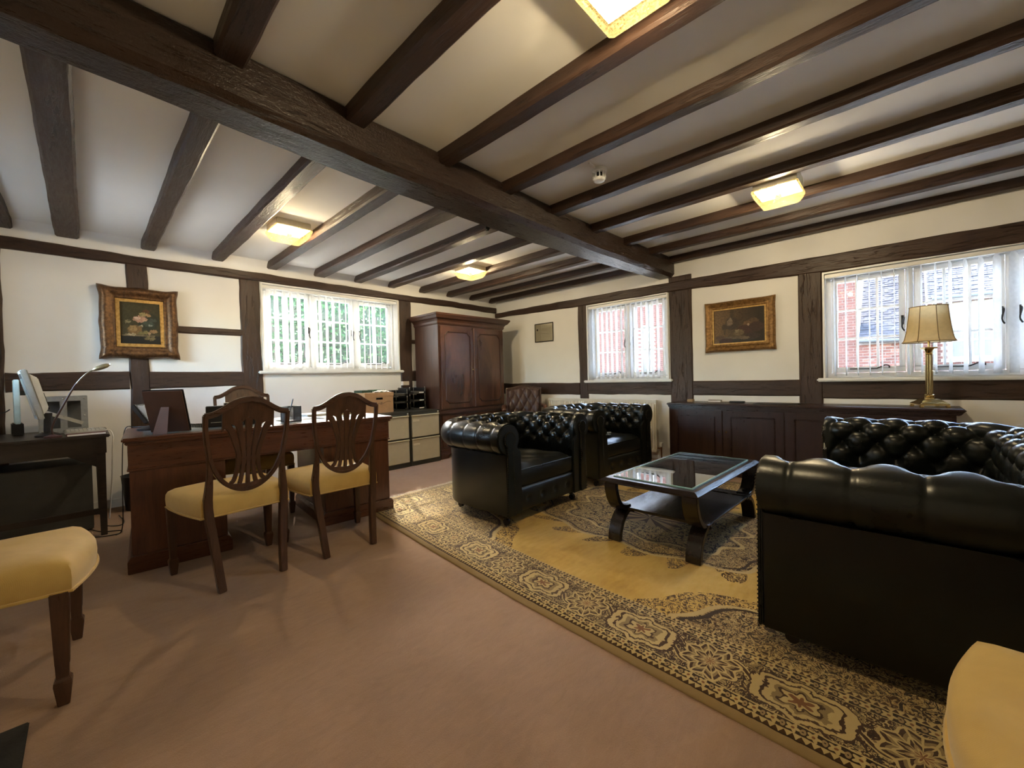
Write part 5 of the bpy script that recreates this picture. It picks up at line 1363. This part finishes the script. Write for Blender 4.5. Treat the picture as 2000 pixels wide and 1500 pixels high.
def case_frame():
    T = thing('flight_case', 'grey riveted metal box frame with slanted brace on the table', 'equipment case', (-.25, 4.72, .745), d2(2)); W, D, Hh = .262, .26, .285; b = .038
    M_ALU = plain('grey_metal', (.36, .38, .38), .42, .6, scale=40)
    for y in (0, D):
        f = MB().box(0, W, y, y+.006, 0, b).box(0, W, y, y+.006, Hh-b, Hh).box(0, b, y, y+.006, b, Hh-b).box(W-b, W, y, y+.006, b, Hh-b).box(W*.5-b*.5, W*.5+b*.5, y, y+.006, b, Hh-b).build('face_frame', M_ALU, T, bevel=.0015)
    for x in (0, W-.006):
        MB().box(x, x+.006, .006, D, 0, b).box(x, x+.006, .006, D, Hh-b, Hh).box(x, x+.006, .006, b, b, Hh-b).box(x, x+.006, D-b, D, b, Hh-b).build('side_frame', M_ALU, T)
    MB().box(.006, W-.006, .006, D-.001, Hh-.006, Hh-.001).build('lid', M_ALU, T)
    MB().bar((.02, -.004, Hh*.62), (W-.03, -.004, b+.03), .006, .026, up=(0, 0, 1)).build('brace', plain('pale_brace', (.50, .49, .42), .5), T)
    MB().box(.01, W-.01, D*.55, D*.57, .01, Hh-.01).build('inner_panel', plain('inner_grey', (.12, .12, .11), .6), T)
    rv = MB()
    for x in (b/2, W/2, W-b/2):
        for z in (b/2, Hh-b/2, Hh*.45): rv.sph((x, -.002, z), .006, 8, 4)
    rv.build('rivets', M_CHROME, T, smooth=60)
case_frame()
def goose():
    T = thing('gooseneck_lamp', 'thin gooseneck reading lamp with slim metal head on dark table', 'lamp', (-.165, 4.335, .746), 0)
    MB().lathe((0, 0, 0), [(.045, 0), (.045, .010), (.02, .018), (.008, .022)], 18).build('base', plain('lamp_plum', (.07, .03, .035), .4), T, smooth=40)
    pts = smooth_pts([(0, 0, .02), (-.004, 0, .06), (.008, .0, .11), (.045, .0, .20), (.10, .0, .33), (.135, .0, .395), (.175, .0, .448), (.215, 0, .478)], 6)
    k = int(len(pts)*.66)
    MB().tube(pts[:k+1], .0062, 8).build('lower_arm', plain('lamp_bronze', (.075, .045, .035), .35, .5), T, smooth=60)
    MB().tube(pts[k:], .0045, 8).build('upper_arm', plain('lamp_steel', (.42, .38, .27), .3, 1.0), T, smooth=60)
    a, b = Vector((.210, 0, .475)), Vector((.300, 0, .517)); hp = [a+(b-a)*q for q in (0, .12, .3, .6, .85, 1)]
    MB().tube(hp, [.006, .012, .016, .018, .015, .006], 12, flat=.8).build('head', plain('lamp_head_brass', (.36, .31, .19), .35, .9), T, smooth=60)
    MB().sph((.303, 0, .517), .008, 8, 6).build('tip', M_WHITE, T, smooth=60)
goose()
M_TUBE = plain('pale_cyan_plastic', (.62, .80, .80), .35)
pn = thing('acrylic_panel', 'pale blue white upright slim panel standing on the dark table', 'panel', (-.365, 4.90, .746), .1)
MB().box(-.014, .016, -.10, .10, .085, .42).build('panel', M_TUBE, pn, bevel=.004); MB().box(-.03, .03, -.09, .09, 0, .09).build('foot', M_BLK, pn, bevel=.006)
MB().box(.016, .10, -.012, .012, .30, .335).build('arm', M_BLK, pn)
kb = thing('keyboard', 'low grey keyboard lying along the dark table edge', 'keyboard', (.0, 4.60, .746), d2(4)); MB().add([(-.12, -.06, 0), (.11, -.06, 0), (.11, .07, 0), (-.12, .07, 0), (-.115, -.055, .014), (.105, -.055, .014), (.105, .065, .024), (-.115, .065, .024)], [(3, 2, 1, 0), (4, 5, 6, 7), (0, 1, 5, 4), (1, 2, 6, 5), (2, 3, 7, 6), (3, 0, 4, 7)]).build('body', M_PCG, kb, bevel=.004)
ky = MB()
for i in range(9):
    for j in range(4): ky.box(-.106+i*.022, -.087+i*.022, -.045+j*.025, -.023+j*.025, .012+.0024*j, .021+.0026*j)
ky.build('keys', M_PCB, kb)
rb_ = thing('ledger', 'dark red ledger lying at the front of the dark table', 'book', (.0, 4.305, .746), .05); MB().box(-.10, .10, -.035, .035, 0, .018).build('cover', plain('red_cloth', (.10, .02, .018), .6), rb_, bevel=.002); MB().box(-.097, .097, -.0355, .032, .003, .015).build('pages', M_PAPER, rb_)
for i, (P, lab) in enumerate((([(-.375, 4.62, .95), (-.40, 4.62, .93), (-.45, 4.62, .92), (-.5, 4.64, .86), (-.54, 4.7, .752)], 'grey cable drooping behind the edge-on monitor'),
                              ([(.06, 4.60, .75), (.125, 4.58, .753), (.145, 4.56, .70), (.14, 4.55, .62), (.13, 4.6, .35), (.11, 4.7, .02)], 'thin pale wire hanging over the dark table end'),
                              ([(-.05, 4.30, .008), (.05, 4.22, .008), (.14, 4.20, .008), (.16, 4.28, .008), (.06, 4.36, .008), (.0, 4.50, .008)], 'loose black cable looped on the carpet round the table leg'),
                              ([(.06, 4.62, .008), (.10, 4.50, .008), (.16, 4.45, .008), (.19, 4.55, .008), (.17, 4.8, .008)], 'black power lead trailing from under the table'))):
    tag(MB().tube(smooth_pts(P, 6), .004, 6).build('cable', M_BLK if i != 1 else M_PAPER, None, smooth=60), lab, 'cable')
bn = thing('waste_bin', 'dark waste bin with papers between table and desk', 'bin', (.32, 4.98, 0))
MB().lathe((0, 0, 0), [(.10, 0), (.125, .30), (.130, .305), (.122, .305), (.098, .012)], 24).build('body', M_BLK, bn, smooth=50); MB().grid(8, 8, lambda u, v: ((u-.5)*.15, (v-.5)*.15, .27+.03*math.sin(u*7)*math.sin(v*6))).build('papers', M_PAPER, bn)
# dark doormat by the wall
mt = MB().box(-.33, -.155, 1.25, 2.06, .0005, .009).build('door_mat', plain('charcoal_mat', (.020, .019, .018), .95, bump=.6), None, bevel=.003); tag(mt, 'dark charcoal mat on the carpet below the lone chair', 'mat')

# ------------------------------------------------------------------ ceiling lights, smoke alarm, hook
def pressed_glass():
    t = NT('pressed_amber_glass'); co = t.coords('Object'); a = t.voro(t.coords('Object', (1, 1, 1)), 95, 'F1'); n = t.noise(t.coords('Object', (60, 160, 60)), 1, 3, .6); n2 = t.noise(t.coords('Object', (160, 60, 60)), 1, 3, .6)
    g = (n.gt(.5)*n2.gt(.45)); k = t.noise(co, 9, 2)
    e = t.n('ShaderNodeEmission'); t.ln(t.ramp(n*.5+n2*.5, [(.38, (.90, .46, .06)), (.5, (1.0, .72, .22)), (.62, (1.0, .86, .45))]), e.inputs[0]); t.ln(((n+n2)*1.8-1.40)*.42+k*.22, e.inputs[1])
    t.set((.10, .08, .04), .15, spec=.4); ad = t.n('ShaderNodeAddShader'); t.ln(t.b.outputs[0], ad.inputs[0]); t.ln(e.outputs[0], ad.inputs[1])
    tr = t.n('ShaderNodeBsdfTransparent'); tr.inputs[0].default_value = (1.0, .90, .68, 1); mx = t.n('ShaderNodeMixShader'); t.ln((n+n2).step(.80, 1.15)*.45+.30, mx.inputs[0])
    t.ln(ad.outputs[0], mx.inputs[1]); t.ln(tr.outputs[0], mx.inputs[2]); t.ln(mx.outputs[0], t.out.inputs[0])
    t.bump(n+n2, 1.0, .01); return t.mat
M_PG = pressed_glass()
def ceiling_light(label, x, y, zc):
    T = thing('ceiling_light', label, 'ceiling light', (x, y, zc), 0, 'square pressed glass ceiling lights'); h = .135; zb = 2.318-zc
    MB().box(-h, h, -h, h, zb+.082, 0).build('base', plain('cream_lamp_base', (.70, .66, .54), .5), T, bevel=.004)
    # bowl with bevelled lower corners and ribbed rim
    s = MB()
    def sq(hh, z, c): return [(hh-c, -hh, z), (hh, -hh+c, z), (hh, hh-c, z), (hh-c, hh, z), (-hh+c, hh, z), (-hh, hh-c, z), (-hh, -hh+c, z), (-hh+c, -hh, z)]
    s.loft([sq(h+.008, zb+.084, .004), sq(h+.010, zb+.070, .004), sq(h+.008, zb+.062, .006), sq(h-.004, zb+.030, .012), sq(h-.020, zb+.004, .014), sq(h-.030, zb, .014), sq(.01, zb-.001, .001)], True, True)
    s.build('glass_bowl', M_PG, T)
    MB().sph((0, 0, zb+.046), .022, 12, 8).build('bulb', M_WHITE, T, smooth=60)
    ld = bpy.data.lights.new('lamp_light', 'POINT'); lo = bpy.data.objects.new('lamp_light', ld); COL.objects.link(lo); lo.parent = T; lo.location = (0, 0, zb+.046)
    ld.energy = LAMP_W; ld.color = (1.0, .88, .70); ld.shadow_soft_size = .028
ceiling_light('square pressed glass ceiling light over the open carpet beside the sofa', 1.27, .66, 2.5)
ceiling_light('square pressed glass ceiling light over the sideboard side of the room', 3.57, .66, 2.5)
ceiling_light('square pressed glass ceiling light between joists above the desk', 1.26, 3.83, 2.455)
ceiling_light('square pressed glass ceiling light above the wardrobe corner', 3.31, 3.83, 2.455)
sm = thing('smoke_alarm', 'white round smoke alarm on the ceiling between joists', 'smoke alarm', (2.49, 1.505, 2.5))
MB().lathe((0, 0, 0), [(.052, -.0), (.052, -.022), (.048, -.026), (.040, -.028)][::-1], 24).build('base', M_WHITE, sm, smooth=40)
MB().lathe((0, 0, 0), [(.022, -.085), (.036, -.080), (.040, -.066), (.040, -.062)], 24).build('cap', M_WHITE, sm, smooth=40)
for k in range(10): 
    a = k*2*PI/10; MB().box(.034, .046, -.004, .004, -.066, -.024).xf(Matrix.Rotation(a, 4, 'Z')).build('fin', M_WHITE, sm)
MB().lathe((0, 0, 0), [(.028, -.064), (.028, -.026)], 16).build('chamber', M_BLACK, sm)
cd_ = MB().tube([(2.36, 1.50, 2.495), (2.43, 1.502, 2.494)], .007, 8).build('cable_duct', M_WHITE, sm); cd_.location = (-2.49, -1.505, -2.5)
hk = thing('beam_hook', 'small black iron hook hanging from the main beam', 'hook', (2.36, 2.475, 2.40)); 
MB().tube(smooth_pts([(0, -.04, -.0), (0, .02, -.012), (0, .03, -.035), (.012, .03, -.05), (.02, .03, -.035)], 5), .004, 6).build('shank', M_BLACK, hk, smooth=60)
MB().box(-.022, .022, .018, .036, -.075, -.04).box(-.010, .010, .014, .04, -.088, -.03).build('clip', M_BLACK, hk, bevel=.004)
